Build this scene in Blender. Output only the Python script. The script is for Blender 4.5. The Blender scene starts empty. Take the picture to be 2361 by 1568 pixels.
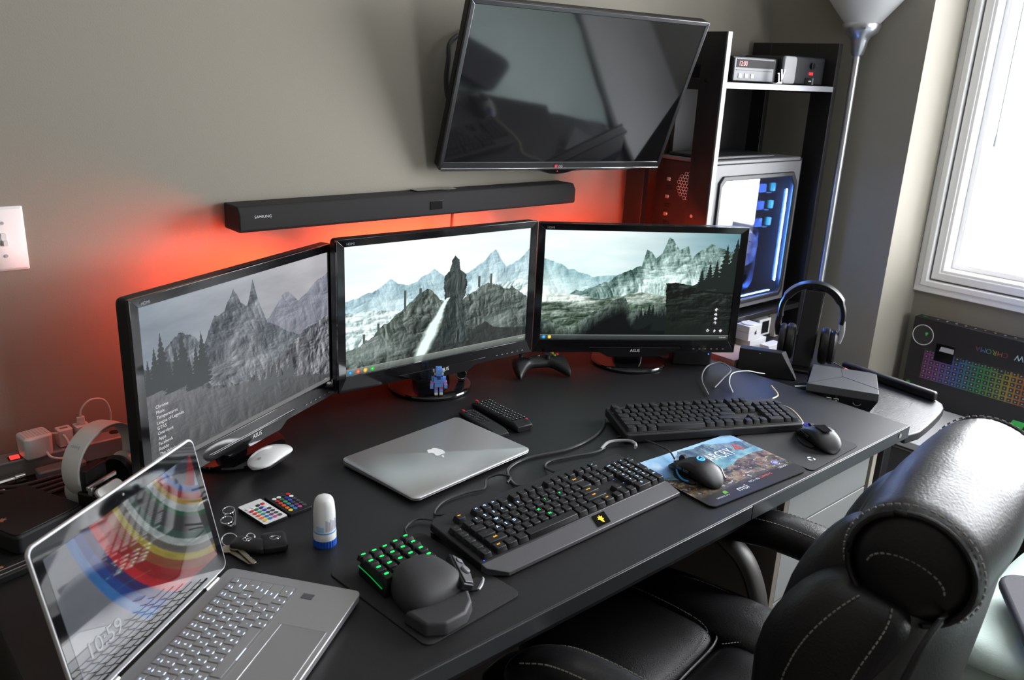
import bpy, bmesh, math, random
import numpy as np
from mathutils import Vector, Matrix, noise

# ---------------------------------------------------------------- camera, world, lights
S = bpy.context.scene
COL = S.collection
rad = math.radians


def make_camera():
    f = 1950.0
    yaw, pitch, roll = 0.72984, 0.309675, 0.0475949
    fw = Vector((math.sin(yaw) * math.cos(pitch), math.cos(yaw) * math.cos(pitch), -math.sin(pitch)))
    r = Vector((math.cos(yaw), -math.sin(yaw), 0))
    u = r.cross(fw)
    c, s = math.cos(roll), math.sin(roll)
    R, U = c * r + s * u, -s * r + c * u
    cam = bpy.data.cameras.new('camera')
    cam.sensor_width = 36
    cam.sensor_fit = 'HORIZONTAL'
    cam.lens = f / 2361 * 36
    cam.clip_start = 0.05
    cam.dof.use_dof = True
    cam.dof.focus_distance = 1.8
    cam.dof.aperture_fstop = 7.0
    o = bpy.data.objects.new('camera', cam)
    COL.objects.link(o)
    m = Matrix.Identity(4)
    for i, v in enumerate((R, U, -fw)):
        for j in range(3):
            m[j][i] = v[j]
    m.translation = (0, 0, 1.525)
    o.matrix_world = m
    S.camera = o


make_camera()
S.view_settings.view_transform = 'Standard'
S.view_settings.look = 'None'
S.view_settings.exposure = 0.0
S.view_settings.gamma = 1.0
S.view_settings.use_curve_mapping = False

W = bpy.data.worlds.new('overcast_sky')
S.world = W
W.use_nodes = True
W.node_tree.nodes['Background'].inputs['Color'].default_value = (0.95, 0.97, 1.0, 1)
W.node_tree.nodes['Background'].inputs['Strength'].default_value = 25.0


def area(name, loc, target, sx, sy, power, color, spread=180, portal=False):
    l = bpy.data.lights.new(name, 'AREA')
    l.shape = 'RECTANGLE'
    l.size, l.size_y = sx, sy
    l.energy = power
    l.color = color
    l.spread = rad(spread)
    if portal:
        l.cycles.is_portal = True
    o = bpy.data.objects.new(name, l)
    COL.objects.link(o)
    o.location = loc
    o.rotation_euler = (Vector(target) - Vector(loc)).to_track_quat('-Z', 'Y').to_euler()
    return o


# daylight comes in through the window on the right (this only guides the sampling of the sky)
area('window_daylight', (3.06, 0.44, 1.545), (0, 0.44, 1.545), 1.42, 1.25, 1, (1, 1, 1), portal=True)

area('added_rear_window_portal', (2.05, -2.74, 1.42), (2.05, 1.7, 1.42), 0.8, 0.94, 1, (1, 1, 1), portal=True)  # sampling portal of the added rear window, which lets in fill light

# ---------------------------------------------------------------- materials
MATS = {}


def mat(name, col, rough=0.5, metal=0.0, bump=0.0, bscale=400, spec=0.5, coat=0.0, emit=None, estr=1.0,
        var=0.0, vscale=12, trans=0.0, alpha=1.0, stretch=None, aniso=0):
    if name in MATS:
        return MATS[name]
    m = bpy.data.materials.new(name)
    m.use_nodes = True
    nt = m.node_tree
    b = nt.nodes['Principled BSDF']
    b.inputs['Base Color'].default_value = (*col, 1)
    b.inputs['Roughness'].default_value = rough
    b.inputs['Metallic'].default_value = metal
    b.inputs['Specular IOR Level'].default_value = spec
    b.inputs['Coat Weight'].default_value = coat
    b.inputs['Coat Roughness'].default_value = 0.05
    b.inputs['Transmission Weight'].default_value = trans
    b.inputs['Alpha'].default_value = alpha
    if emit:
        b.inputs['Emission Color'].default_value = (*emit, 1)
        b.inputs['Emission Strength'].default_value = estr
    if bump or var:
        tc = nt.nodes.new('ShaderNodeTexCoord')
        mp = nt.nodes.new('ShaderNodeMapping')
        nt.links.new(tc.outputs['Object'], mp.inputs['Vector'])
        if stretch:
            mp.inputs['Scale'].default_value = stretch
    if bump:
        n = nt.nodes.new('ShaderNodeTexNoise')
        n.inputs['Scale'].default_value = bscale
        n.inputs['Detail'].default_value = 3
        nt.links.new(mp.outputs['Vector'], n.inputs['Vector'])
        bp = nt.nodes.new('ShaderNodeBump')
        bp.inputs['Strength'].default_value = bump
        bp.inputs['Distance'].default_value = 0.001
        nt.links.new(n.outputs['Fac'], bp.inputs['Height'])
        nt.links.new(bp.outputs['Normal'], b.inputs['Normal'])
    if var:
        n2 = nt.nodes.new('ShaderNodeTexNoise')
        n2.inputs['Scale'].default_value = vscale
        n2.inputs['Detail'].default_value = 5
        nt.links.new(mp.outputs['Vector'], n2.inputs['Vector'])
        mx = nt.nodes.new('ShaderNodeMix')
        mx.data_type = 'RGBA'
        mx.inputs[6].default_value = (*[max(0, c * (1 - var)) for c in col], 1)
        mx.inputs[7].default_value = (*[min(1, c * (1 + var)) for c in col], 1)
        nt.links.new(n2.outputs['Fac'], mx.inputs[0])
        nt.links.new(mx.outputs[2], b.inputs['Base Color'])
    MATS[name] = m
    return m


def glow(name, col, s=1.0):
    """light-giving surface: lamps, screens, lit key legends"""
    if name in MATS:
        return MATS[name]
    m = bpy.data.materials.new(name)
    m.use_nodes = True
    b = m.node_tree.nodes['Principled BSDF']
    b.inputs['Base Color'].default_value = (0.02, 0.02, 0.02, 1)
    b.inputs['Roughness'].default_value = 0.3
    b.inputs['Emission Color'].default_value = (*col, 1)
    b.inputs['Emission Strength'].default_value = s
    MATS[name] = m
    return m


def painted(name, emit=0.0, rough=0.3, coat=0.0, spec=0.5):
    """colours come from the 'Col' attribute of the mesh (prints and screen pictures)"""
    if name in MATS:
        return MATS[name]
    m = bpy.data.materials.new(name)
    m.use_nodes = True
    nt = m.node_tree
    b = nt.nodes['Principled BSDF']
    a = nt.nodes.new('ShaderNodeAttribute')
    a.attribute_name = 'Col'
    b.inputs['Roughness'].default_value = rough
    b.inputs['Coat Weight'].default_value = coat
    b.inputs['Specular IOR Level'].default_value = spec
    if emit:
        b.inputs['Base Color'].default_value = (0.01, 0.01, 0.01, 1)
        nt.links.new(a.outputs['Color'], b.inputs['Emission Color'])
        b.inputs['Emission Strength'].default_value = emit
    else:
        nt.links.new(a.outputs['Color'], b.inputs['Base Color'])
    MATS[name] = m
    return m


def srgb(*c):
    out = []
    for v in c:
        v = v / 255
        out.append(v / 12.92 if v <= 0.04045 else ((v + 0.055) / 1.055) ** 2.4)
    return tuple(out)


wall_paint = mat('wall_paint', srgb(142, 137, 126), 0.75, bump=0.25, bscale=350, spec=0.25)
trim_white = mat('trim_white', (0.90, 0.90, 0.91), 0.35, bump=0.02, bscale=60)
ceiling_white = mat('ceiling_white', (0.8, 0.79, 0.77), 0.9, bump=0.3, bscale=150)
floor_m = mat('floor_carpet', srgb(112, 104, 96), 0.95, bump=1.0, bscale=700, var=0.2, vscale=90)
desk_black = mat('desk_black_laminate', srgb(25, 25, 27), 0.42, bump=0.35, bscale=900, var=0.25, vscale=500, spec=0.38)
desk_edge = mat('desk_edge_strip', srgb(52, 55, 58), 0.35, bump=0.05, bscale=300)
cart_black = mat('cart_black_woodgrain', srgb(30, 30, 35), 0.33, bump=0.6, bscale=60, stretch=(1, 14, 14), var=0.15, vscale=30)
hutch_black = mat('hutch_black_laminate', srgb(24, 23, 25), 0.42, bump=0.05, bscale=300)
hutch_edge = mat('hutch_edge_band', srgb(150, 150, 157), 0.4, bump=0.03)
pl_black = mat('black_plastic', (0.009, 0.009, 0.010), 0.42, bump=0.08, bscale=1500, spec=0.35)
pl_matte = mat('black_matte_plastic', (0.013, 0.013, 0.015), 0.62, bump=0.15, bscale=2500, spec=0.35)
pl_key = mat('keycap_plastic', (0.009, 0.009, 0.010), 0.5, bump=0.1, bscale=3000, spec=0.35)
gloss = mat('black_gloss_plastic', (0.006, 0.006, 0.007), 0.10, bump=0.01, bscale=30, coat=0.5)
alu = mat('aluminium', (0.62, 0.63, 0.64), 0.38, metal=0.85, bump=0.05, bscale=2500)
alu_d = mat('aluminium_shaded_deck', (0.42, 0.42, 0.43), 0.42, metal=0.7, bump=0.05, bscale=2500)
chrome = mat('chrome', (0.75, 0.76, 0.78), 0.14, metal=1.0, bump=0.01, bscale=50)
pl_white = mat('white_plastic', (0.78, 0.78, 0.78), 0.3, bump=0.02, bscale=300)
pl_grey = mat('grey_plastic', (0.16, 0.165, 0.17), 0.45, bump=0.1, bscale=1500)
pl_lgrey = mat('light_grey_plastic', (0.42, 0.42, 0.43), 0.45, bump=0.08, bscale=900)
leather = mat('black_leather', (0.005, 0.005, 0.006), 0.40, bump=0.5, bscale=260, spec=0.45)
rubber = mat('cable_rubber', (0.03, 0.03, 0.032), 0.5, bump=0.05)
ink_white = mat('white_print', (0.75, 0.76, 0.78), 0.5, bump=0.01)
ink_grey = mat('grey_print', (0.25, 0.25, 0.26), 0.5, bump=0.01)

# ---------------------------------------------------------------- mesh builder


def rr(w, h, r, n=5):
    """rounded rectangle outline, centred"""
    P = []
    r = min(r, w / 2 - 1e-5, h / 2 - 1e-5)
    for cx, cy, a in ((w / 2 - r, h / 2 - r, 0), (-w / 2 + r, h / 2 - r, 90), (-w / 2 + r, -h / 2 + r, 180), (w / 2 - r, -h / 2 + r, 270)):
        for i in range(n + 1):
            t = rad(a + 90 * i / n)
            P.append((cx + r * math.cos(t), cy + r * math.sin(t)))
    return P


def circ(r, n=24, ry=None):
    return [(r * math.cos(2 * math.pi * i / n), (ry or r) * math.sin(2 * math.pi * i / n)) for i in range(n)]


def smooth_path(pts, k=8):
    P = [Vector(p) for p in pts]
    if len(P) < 3:
        return P
    P = [2 * P[0] - P[1]] + P + [2 * P[-1] - P[-2]]
    out = []
    for i in range(1, len(P) - 2):
        a, b, c, d = P[i - 1], P[i], P[i + 1], P[i + 2]
        for j in range(k):
            t = j / k
            out.append(0.5 * ((2 * b) + (c - a) * t + (2 * a - 5 * b + 4 * c - d) * t * t + (-a + 3 * b - 3 * c + d) * t ** 3))
    out.append(P[-2])
    return out


def T(x=0, y=0, z=0, rx=0, ry=0, rz=0):
    return Matrix.Translation((x, y, z)) @ Matrix.Rotation(rad(rz), 4, 'Z') @ Matrix.Rotation(rad(ry), 4, 'Y') @ Matrix.Rotation(rad(rx), 4, 'X')


class MB:
    def __init__(s):
        s.bm = bmesh.new()

    def _fin(s, vs, fs, mi, M):
        if M is not None:
            for v in vs:
                v.co = M @ v.co
        for f in fs:
            f.material_index = mi
        return s

    def prism(s, poly, z0, z1, M=None, mi=0, top=None, mtop=None):
        """poly in xy extruded from z0 to z1; top = optional outline of the upper end"""
        a = [s.bm.verts.new((x, y, z0)) for x, y in poly]
        b = [s.bm.verts.new((x, y, z1)) for x, y in (top or poly)]
        n = len(poly)
        fs = [s.bm.faces.new(a[::-1])]
        ft = s.bm.faces.new(b)
        for i in range(n):
            fs.append(s.bm.faces.new((a[i], a[(i + 1) % n], b[(i + 1) % n], b[i])))
        s._fin(a + b, fs + [ft], mi, M)
        if mtop is not None:
            ft.material_index = mtop
        return s

    def box(s, x0, x1, y0, y1, z0, z1, M=None, mi=0):
        return s.prism([(x0, y0), (x1, y0), (x1, y1), (x0, y1)], z0, z1, M, mi)

    def cyl(s, p0, p1, r0, r1=None, n=20, mi=0, M=None):
        p0, p1 = Vector(p0), Vector(p1)
        d = p1 - p0
        R = d.to_track_quat('Z', 'Y').to_matrix().to_4x4()
        R.translation = p0
        if M is not None:
            R = M @ R
        return s.prism(circ(r0, n), 0, d.length, R, mi, top=circ(r0 if r1 is None else r1, n))

    def loft(s, rings, M=None, mi=0, caps=True, closed=False):
        V = [[s.bm.verts.new(p) for p in r] for r in rings]
        fs = []
        n = len(rings[0])
        m = len(V)
        for k in range(m if closed else m - 1):
            A, B = V[k], V[(k + 1) % m]
            for i in range(n):
                fs.append(s.bm.faces.new((A[i], A[(i + 1) % n], B[(i + 1) % n], B[i])))
        if caps and not closed:
            fs.append(s.bm.faces.new(V[0][::-1]))
            fs.append(s.bm.faces.new(V[-1]))
        return s._fin([v for r in V for v in r], fs, mi, M)

    def lathe(s, prof, n=32, M=None, mi=0, caps=True):
        rings = [[(r * math.cos(2 * math.pi * i / n), r * math.sin(2 * math.pi * i / n), z) for i in range(n)] for r, z in prof]
        return s.loft(rings, M, mi, caps)

    def tube(s, pts, r, n=8, k=6, mi=0, M=None, flat=None, closed=False):
        P = smooth_path(pts, k) if k > 1 else [Vector(p) for p in pts]
        if closed:
            P = P[:-1] if (P[0] - P[-1]).length < 1e-6 else P
        rings = []
        up = Vector((0, 0, 1))
        for i, p in enumerate(P):
            if closed:
                d = P[(i + 1) % len(P)] - P[i - 1]
            else:
                d = P[min(i + 1, len(P) - 1)] - P[max(i - 1, 0)]
            d.normalize()
            a = up.cross(d)
            if a.length < 1e-3:
                a = Vector((1, 0, 0)).cross(d)
            a.normalize()
            b = d.cross(a)
            up = b if abs(d.z) > 0.5 else Vector((0, 0, 1))
            rv = r[min(int(i / max(1, k)), len(r) - 1)] if isinstance(r, (list, tuple)) else r
            rb = rv * (flat or 1)
            rings.append([p + a * rv * math.cos(2 * math.pi * j / n) + b * rb * math.sin(2 * math.pi * j / n) for j in range(n)])
        return s.loft(rings, M, mi, True, closed)

    def puff(s, cx, cy, cz, sx, sy, sz, e=0.35, e2=None, M=None, mi=0, nu=28, nv=14, fn=None):
        """super-ellipsoid cushion, half sizes sx sy sz; e small = boxier"""
        e2 = e2 or e

        def sp(v, p):
            return math.copysign(abs(v) ** p, v)
        rings = []
        for j in range(nv + 1):
            ph = -math.pi / 2 + math.pi * j / nv
            ph = max(min(ph, math.pi / 2 - 0.04), -math.pi / 2 + 0.04)
            ring = []
            for i in range(nu):
                th = 2 * math.pi * i / nu
                p = Vector((sx * sp(math.cos(ph), e2) * sp(math.cos(th), e), sy * sp(math.cos(ph), e2) * sp(math.sin(th), e), sz * sp(math.sin(ph), e2)))
                if fn:
                    p = Vector(fn(p))
                ring.append((cx + p.x, cy + p.y, cz + p.z))
            rings.append(ring)
        return s.loft(rings, M, mi)

    def glyph(s, text, size, M, mi=0, thick=0.0002, align=0):
        """flat lettering, centred on the origin of M in its xy plane"""
        V, F, w, h = GLYPH[text]
        k = size / CAP
        ox = {0: -w / 2, -1: 0, 1: -w}[align]
        vs = [s.bm.verts.new(M @ Vector(((x + ox) * k, (y - CAP / 2) * k, thick))) for x, y in V]
        for f in F:
            try:
                fc = s.bm.faces.new([vs[i] for i in f])
                fc.material_index = mi
            except ValueError:
                pass
        return s

    def build(s, name, mats, parent=None, bevel=0.0, seg=2, angle=40, loc=None, subd=0, **tags):
        me = bpy.data.meshes.new(name)
        bmesh.ops.recalc_face_normals(s.bm, faces=[f for f in s.bm.faces if len(f.verts) > 0]) if tags.pop('recalc', True) else None
        s.bm.to_mesh(me)
        s.bm.free()
        for m in (mats if isinstance(mats, (list, tuple)) else [mats]):
            me.materials.append(m)
        me.polygons.foreach_set('use_smooth', [True] * len(me.polygons))
        me.set_sharp_from_angle(angle=rad(angle))
        o = bpy.data.objects.new(name, me)
        COL.objects.link(o)
        if parent is not None:
            o.parent = parent
        if loc:
            o.location = loc
        if bevel:
            b = o.modifiers.new('bevel', 'BEVEL')
            b.width = bevel
            b.segments = seg
            b.limit_method = 'ANGLE'
            b.angle_limit = rad(35)
        if subd:
            b = o.modifiers.new('subd', 'SUBSURF')
            b.levels = b.render_levels = subd
        for k, v in tags.items():
            o[k] = v
        return o


def root(name, label, cat, loc=(0, 0, 0), rz=0, group=None, rx=0, ry=0):
    o = bpy.data.objects.new(name, None)
    o.empty_display_size = 0.05
    COL.objects.link(o)
    o.location = loc
    o.rotation_euler = (rad(rx), rad(ry), rad(rz))
    o['label'] = label
    o['category'] = cat
    if group:
        o['group'] = group
    return o


def tag(o, label, cat, group=None):
    o['label'] = label
    o['category'] = cat
    if group:
        o['group'] = group
    return o


# lettering: every text is turned into a mesh outline once
CAP = 0.7
GLYPH = {}


def prepare_glyphs(strings):
    obs = []
    for t in strings:
        c = bpy.data.curves.new('t', 'FONT')
        c.body = t
        c.size = 1
        c.resolution_u = 3
        o = bpy.data.objects.new('t', c)
        COL.objects.link(o)
        obs.append((t, o, c))
    dg = bpy.context.evaluated_depsgraph_get()
    dg.update()
    for t, o, c in obs:
        me = bpy.data.meshes.new_from_object(o.evaluated_get(dg))
        V = [(v.co.x, v.co.y) for v in me.vertices]
        F = [tuple(p.vertices) for p in me.polygons]
        xs = [v[0] for v in V] or [0]
        x0 = min(xs)
        GLYPH[t] = ([(x - x0, y) for x, y in V], F, max(xs) - x0, 1)
        bpy.data.meshes.remove(me)
    for t, o, c in obs:
        bpy.data.objects.remove(o)
        bpy.data.curves.remove(c)


KEYS_ABC = list("`1234567890-=QWERTYUIOP[]\\ASDFGHJKL;'ZXCVBNM,./*+")
prepare_glyphs(sorted(set(KEYS_ABC + ['esc', 'Esc', 'F1', 'F2', 'F3', 'F4', 'F5', 'F6', 'F7', 'F8', 'F9', 'F10', 'F11', 'F12', 'prt', 'scr', 'pau',
    'back', 'ins', 'home', 'pgup', 'num', 'tab', 'del', 'end', 'pgdn', 'caps', 'enter', 'shift', 'ctrl', 'win', 'alt', 'fn', 'm', 'up', 'dn', 'lt', 'rt', 'ent', '.',
    'M1', 'M2', 'M3', 'M4', 'M5', '01', '02', '03', '04', '05', '06', '07', '08', '09', '10', '11', '12', '13', '14', '15', '16', '17', '18', '19', '20',
    'HDMI', 'ASUS', 'LG', 'SAMSUNG', 'FARCRY', '4', 'msi', 'NO.1 IN', 'GAMING', 'UBISOFT', 'GEFORCE GTX', '10:59', '12:00', '10:58 AM', 'CHROMA', 'BLACKWIDOW', 'Cyb', 'iPod',
    'Chrome', 'Music', 'Temperatures', 'League of Legends', 'GTA5', 'Overclock', 'Apps', 'Facebook', 'Reddit', 'The Witcher 3', 'Steam', 'Tera', 'Nasonex', 'spray', 'beats', 'iPhone', 'G', 'LV', 'TRON', 'PS'])))

# painted pictures -----------------------------------------------------------
_rng = np.random.RandomState(7)


def vnoise(x, y, seed=0):
    tab = np.random.RandomState(seed).rand(257, 257)
    xi, yi = np.floor(x).astype(int), np.floor(y).astype(int)
    fx, fy = x - xi, y - yi
    fx, fy = fx * fx * (3 - 2 * fx), fy * fy * (3 - 2 * fy)
    xi, yi = xi % 256, yi % 256
    a, b, c, d = tab[xi, yi], tab[xi + 1, yi], tab[xi, yi + 1], tab[xi + 1, yi + 1]
    return (a * (1 - fx) + b * fx) * (1 - fy) + (c * (1 - fx) + d * fx) * fy


def fbm(x, y, seed=0, o=5):
    s, a, t = 0, 0.5, 0
    for k in range(o):
        s = s + a * vnoise(x * 2 ** k, y * 2 ** k, seed + k)
        t += a
        a *= 0.55
    return s / t


def ridged(x, y, seed=0, o=5):
    s, a, t = 0, 0.5, 0
    for k in range(o):
        s = s + a * (1 - abs(2 * vnoise(x * 2 ** k, y * 2 ** k, seed + k) - 1))
        t += a
        a *= 0.55
    return s / t


def lin(img):
    img = np.clip(img, 0, 255) / 255
    return np.where(img <= 0.04045, img / 12.92, ((img + 0.055) / 1.055) ** 2.4)


def picture(name, w, h, nx, ny, fn, material, parent, M, **tags):
    """flat grid w x h centred on M's origin in its xy plane, coloured by fn(u, v) -> sRGB 0..255"""
    gx, gy = np.meshgrid(np.linspace(0, 1, nx + 1), np.linspace(0, 1, ny + 1))
    co = np.zeros(((nx + 1) * (ny + 1), 3))
    co[:, 0] = (gx.ravel() - 0.5) * w
    co[:, 1] = (gy.ravel() - 0.5) * h
    Mn = np.array(M)
    co = co @ Mn[:3, :3].T + Mn[:3, 3]
    i = np.arange(nx * ny)
    q = (i // nx) * (nx + 1) + i % nx
    faces = np.stack([q, q + 1, q + nx + 2, q + nx + 1], 1)
    me = bpy.data.meshes.new(name)
    me.vertices.add(len(co))
    me.vertices.foreach_set('co', co.ravel())
    me.loops.add(len(faces) * 4)
    me.loops.foreach_set('vertex_index', faces.ravel())
    me.polygons.add(len(faces))
    me.polygons.foreach_set('loop_start', np.arange(len(faces)) * 4)
    me.update(calc_edges=True)
    ca = me.color_attributes.new('Col', 'FLOAT_COLOR', 'POINT')
    c = np.ones((len(co), 4))
    c[:, :3] = lin(fn(gx.ravel(), gy.ravel()))
    ca.data.foreach_set('color', c.ravel())
    me.materials.append(material)
    o = bpy.data.objects.new(name, me)
    COL.objects.link(o)
    if parent is not None:
        o.parent = parent
    for k, v in tags.items():
        o[k] = v
    return o


def mixc(a, b, t):
    return a * (1 - t[:, None]) + b * t[:, None]


def poly_h(u, pts, amp=0.03, freq=12, seed=1):
    xs, ys = zip(*pts)
    return np.interp(u, xs, ys) + amp * (fbm(u * freq, u * 0 + seed, seed, 6) - 0.5) * 2


def C(*c):
    return np.array(c, float)[None, :]

# ---------------------------------------------------------------- the room
def struct(mb, name, m, parent=None, **k):
    o = mb.build(name, m, parent, **k)
    if parent is None:
        o['kind'] = 'structure'
    return o


WX, WZ0, WZ1 = 2.92, 0.94, 2.15       # window wall plane, opening heights
WY0, WY1 = -0.25, 1.13                # opening along y
struct(MB().box(-1.3, 3.1, -2.7, 1.9, -0.1, 0), 'floor', floor_m)
struct(MB().box(-1.3, 3.1, -2.7, 1.9, 2.6, 2.7), 'ceiling', ceiling_white)
struct(MB().box(-1.3, 2.8, 1.74, 1.86, 0, 2.6), 'wall_back', wall_paint)
struct(MB().box(2.67, 3.07, 1.20, 1.74, 0, 2.6), 'wall_right', wall_paint)
w = MB()
w.box(WX, WX + 0.15, WY1, 1.20, 0, 2.6).box(WX, WX + 0.15, -2.6, WY0, 0, 2.6)
w.box(WX, WX + 0.15, WY0, WY1, 0, WZ0).box(WX, WX + 0.15, WY0, WY1, WZ1, 2.6)
struct(w, 'wall_window', wall_paint)
struct(MB().box(-1.42, -1.3, -2.6, 1.86, 0, 2.6), 'wall_left', wall_paint)
RX0, RX1, RZ0, RZ1 = 1.65, 2.45, 0.95, 1.89
w = MB()
w.box(-1.3, RX0, -2.72, -2.6, 0, 2.6).box(RX1, 3.07, -2.72, -2.6, 0, 2.6)
w.box(RX0, RX1, -2.72, -2.6, 0, RZ0).box(RX0, RX1, -2.72, -2.6, RZ1, 2.6)
struct(w, 'wall_rear', wall_paint)
struct(MB().box(-1.3, 2.67, 1.725, 1.74, 0, 0.1), 'baseboard_back', trim_white, bevel=0.004)


def frame_ring(mb, y0, y1, z0, z1, wd, x0, x1, mi=0):
    """rectangular frame in a plane x = const, outer size y0..y1 z0..z1"""
    o = [(y0, z0), (y1, z0), (y1, z1), (y0, z1)]
    i = [(y0 + wd, z0 + wd), (y1 - wd, z0 + wd), (y1 - wd, z1 - wd), (y0 + wd, z1 - wd)]
    rings = [[(x0, *p) for p in o], [(x0, *p) for p in i], [(x1, *p) for p in i], [(x1, *p) for p in o]]
    V = [[mb.bm.verts.new(p) for p in r] for r in rings]
    for k in range(4):
        A, B = V[k], V[(k + 1) % 4]
        for j in range(4):
            f = mb.bm.faces.new((A[j], A[(j + 1) % 4], B[(j + 1) % 4], B[j]))
            f.material_index = mi
    return mb


def make_window(name, M, y0, y1, z0, z1, casing=0.07):
    """built for a wall at local x = 0 seen from -x"""
    m = MB()
    for a, b, x in ((0.0, 0.030, -0.022), (0.022, 0.020, -0.030), (0.048, 0.025, -0.014)):
        frame_ring(m, y0 - casing + a, y1 + casing - a, z0 - casing + a, z1 + casing - a, b, x, 0.0)
    for v in m.bm.verts:
        v.co = M @ v.co
    win = struct(m, name, trim_white, bevel=0.003)
    m = MB()
    frame_ring(m, y0, y1, z0, z1, 0.012, -0.008, 0.13)
    frame_ring(m, y0 + 0.012, y1 - 0.012, z0 + 0.012, z1 - 0.012, 0.018, 0.05, 0.09)
    for v in m.bm.verts:
        v.co = M @ v.co
    m.build('window_sash', trim_white, win, bevel=0.003)
    m = MB()
    m.box(0.068, 0.072, y0 + 0.025, y1 - 0.025, z0 + 0.025, z1 - 0.025)
    for v in m.bm.verts:
        v.co = M @ v.co
    m.build('window_glass', mat('window_glass', (1, 1, 1), 0.0, trans=1.0, spec=0.5), win)
    return win


w1 = make_window('window_1', Matrix.Translation((WX, 0, 0)), WY0, WY1, WZ0, WZ1)
MB().tube([(WX + 0.03, 1.06, 2.1), (WX + 0.03, 1.06, 1.7), (WX + 0.031, 1.058, 1.40)], 0.0026, k=3).cyl((WX + 0.031, 1.058, 1.40), (WX + 0.031, 1.058, 1.36), 0.003, 0.005).build(
    'blind_cord', mat('cord_white', (0.6, 0.65, 0.75), 0.6, bump=0.1), w1)

make_window('added_rear_window', Matrix.Translation((0, -2.6, 0)) @ Matrix.Rotation(rad(-90), 4, 'Z'), RX0, RX1, RZ0, RZ1)  # made-up window behind the camera, added to fill the room with light

# ---------------------------------------------------------------- desk
DX0, DX1, DY0, DY1, DZ = 0.142, 1.985, 0.765, 1.72, 0.75
HCUT = 1.97
desk = root('desk', 'long black laminate desk carrying the three monitors and keyboards', 'desk', (1.06, 1.24, 0))
L = lambda x0, x1, y0, y1, z0, z1, mb=None: (mb or MB()).box(x0 - 1.06, x1 - 1.06, y0 - 1.24, y1 - 1.24, z0, z1)
L(DX0, DX1, DY0 + 0.003, DY1, DZ - 0.032, DZ).build('desktop', desk_black, desk, bevel=0.0015)
m = L(DX0, 1.323, DY0, DY0 + 0.003, DZ - 0.031, DZ - 0.0006)
L(1.3245, DX1, DY0, DY0 + 0.003, DZ - 0.031, DZ - 0.0006, m)
m.build('edge_strip', desk_edge, desk, bevel=0.0008)
L(DX0 + 0.03, DX0 + 0.06, DY0 + 0.08, DY1 - 0.02, 0, DZ - 0.032).build('side_panel', hutch_black, desk, bevel=0.002)
L(DX0 + 0.06, 1.50, DY1 - 0.10, DY1 - 0.08, 0.35, DZ - 0.032).build('rear_rail', hutch_black, desk, bevel=0.002)
L(DX0 + 0.06, 1.48, DY0 + 0.035, DY0 + 0.055, DZ - 0.075, DZ - 0.032).build('front_rail', hutch_black, desk, bevel=0.002)
MB().prism(circ(0.006, 12), 0, 0.001, T(1.935 - 1.06, DY0 - 1.24 - 0.001, 0.737, rx=90)).build('chipped_mark', mat('chip_mark', (0.3, 0.3, 0.31), 0.7, bump=0.3), desk)

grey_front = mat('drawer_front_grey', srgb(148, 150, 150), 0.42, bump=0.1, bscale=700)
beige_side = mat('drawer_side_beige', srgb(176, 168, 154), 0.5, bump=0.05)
cab = root('drawer_cabinet', 'grey fronted drawer cabinet with beige side under the right end of the desk', 'drawers', (1.70, 1.10, 0))
Lc = lambda x0, x1, y0, y1, z0, z1, mb=None: (mb or MB()).box(x0 - 1.70, x1 - 1.70, y0 - 1.10, y1 - 1.10, z0, z1)
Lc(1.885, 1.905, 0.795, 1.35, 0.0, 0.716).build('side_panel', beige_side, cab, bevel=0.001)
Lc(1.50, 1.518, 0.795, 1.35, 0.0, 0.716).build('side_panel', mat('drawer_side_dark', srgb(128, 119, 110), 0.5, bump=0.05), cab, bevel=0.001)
m = Lc(1.518, 1.885, 0.82, 1.35, 0.02, 0.70)
m.build('carcass', mat('drawer_carcass_dark', (0.02, 0.019, 0.018), 0.6, bump=0.05), cab)
for z0, z1 in ((0.612, 0.712), (0.43, 0.608), (0.22, 0.426), (0.03, 0.216)):
    Lc(1.522, 1.872, 0.797, 0.817, z0, z1).build('drawer_front', grey_front, cab, bevel=0.0015)

# ---------------------------------------------------------------- corner table with hutch
cart = root('corner_table', 'black woodgrain table with curved front and raised rear lip beside the desk', 'table', (2.2, 1.3, 0))
poly = [(1.99, 1.725), (1.99, 0.772), (2.045, 0.763), (2.10, 0.768), (2.16, 0.776), (2.22, 0.786), (2.262, 0.796), (2.292, 0.812), (2.312, 0.84),
        (2.322, 0.88), (2.335, 1.0), (2.352, 1.12), (2.40, 1.22), (2.47, 1.30), (2.53, 1.38), (2.545, 1.45), (2.545, 1.725)]
poly = [(x - 2.2, y - 1.3) for x, y in poly]
MB().prism(poly[::1], 0.697, 0.72).build('table_top', cart_black, cart, bevel=0.004, seg=3)
m = MB()
m.prism([(2.283 - 2.2, 0.832 - 1.3), (2.304 - 2.2, 0.832 - 1.3), (2.335 - 2.2, 1.12 - 1.3), (2.312 - 2.2, 1.12 - 1.3)], 0.7205, 0.746)
m.build('lip', hutch_black, cart, bevel=0.007, seg=4)
for x, y in ((2.02, 0.84), (2.02, 1.69), (2.50, 1.69)):
    MB().box(x - 2.22, x - 2.18, y - 1.32, y - 1.28, 0, 0.697).build('leg', hutch_black, cart, bevel=0.003)

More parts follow.
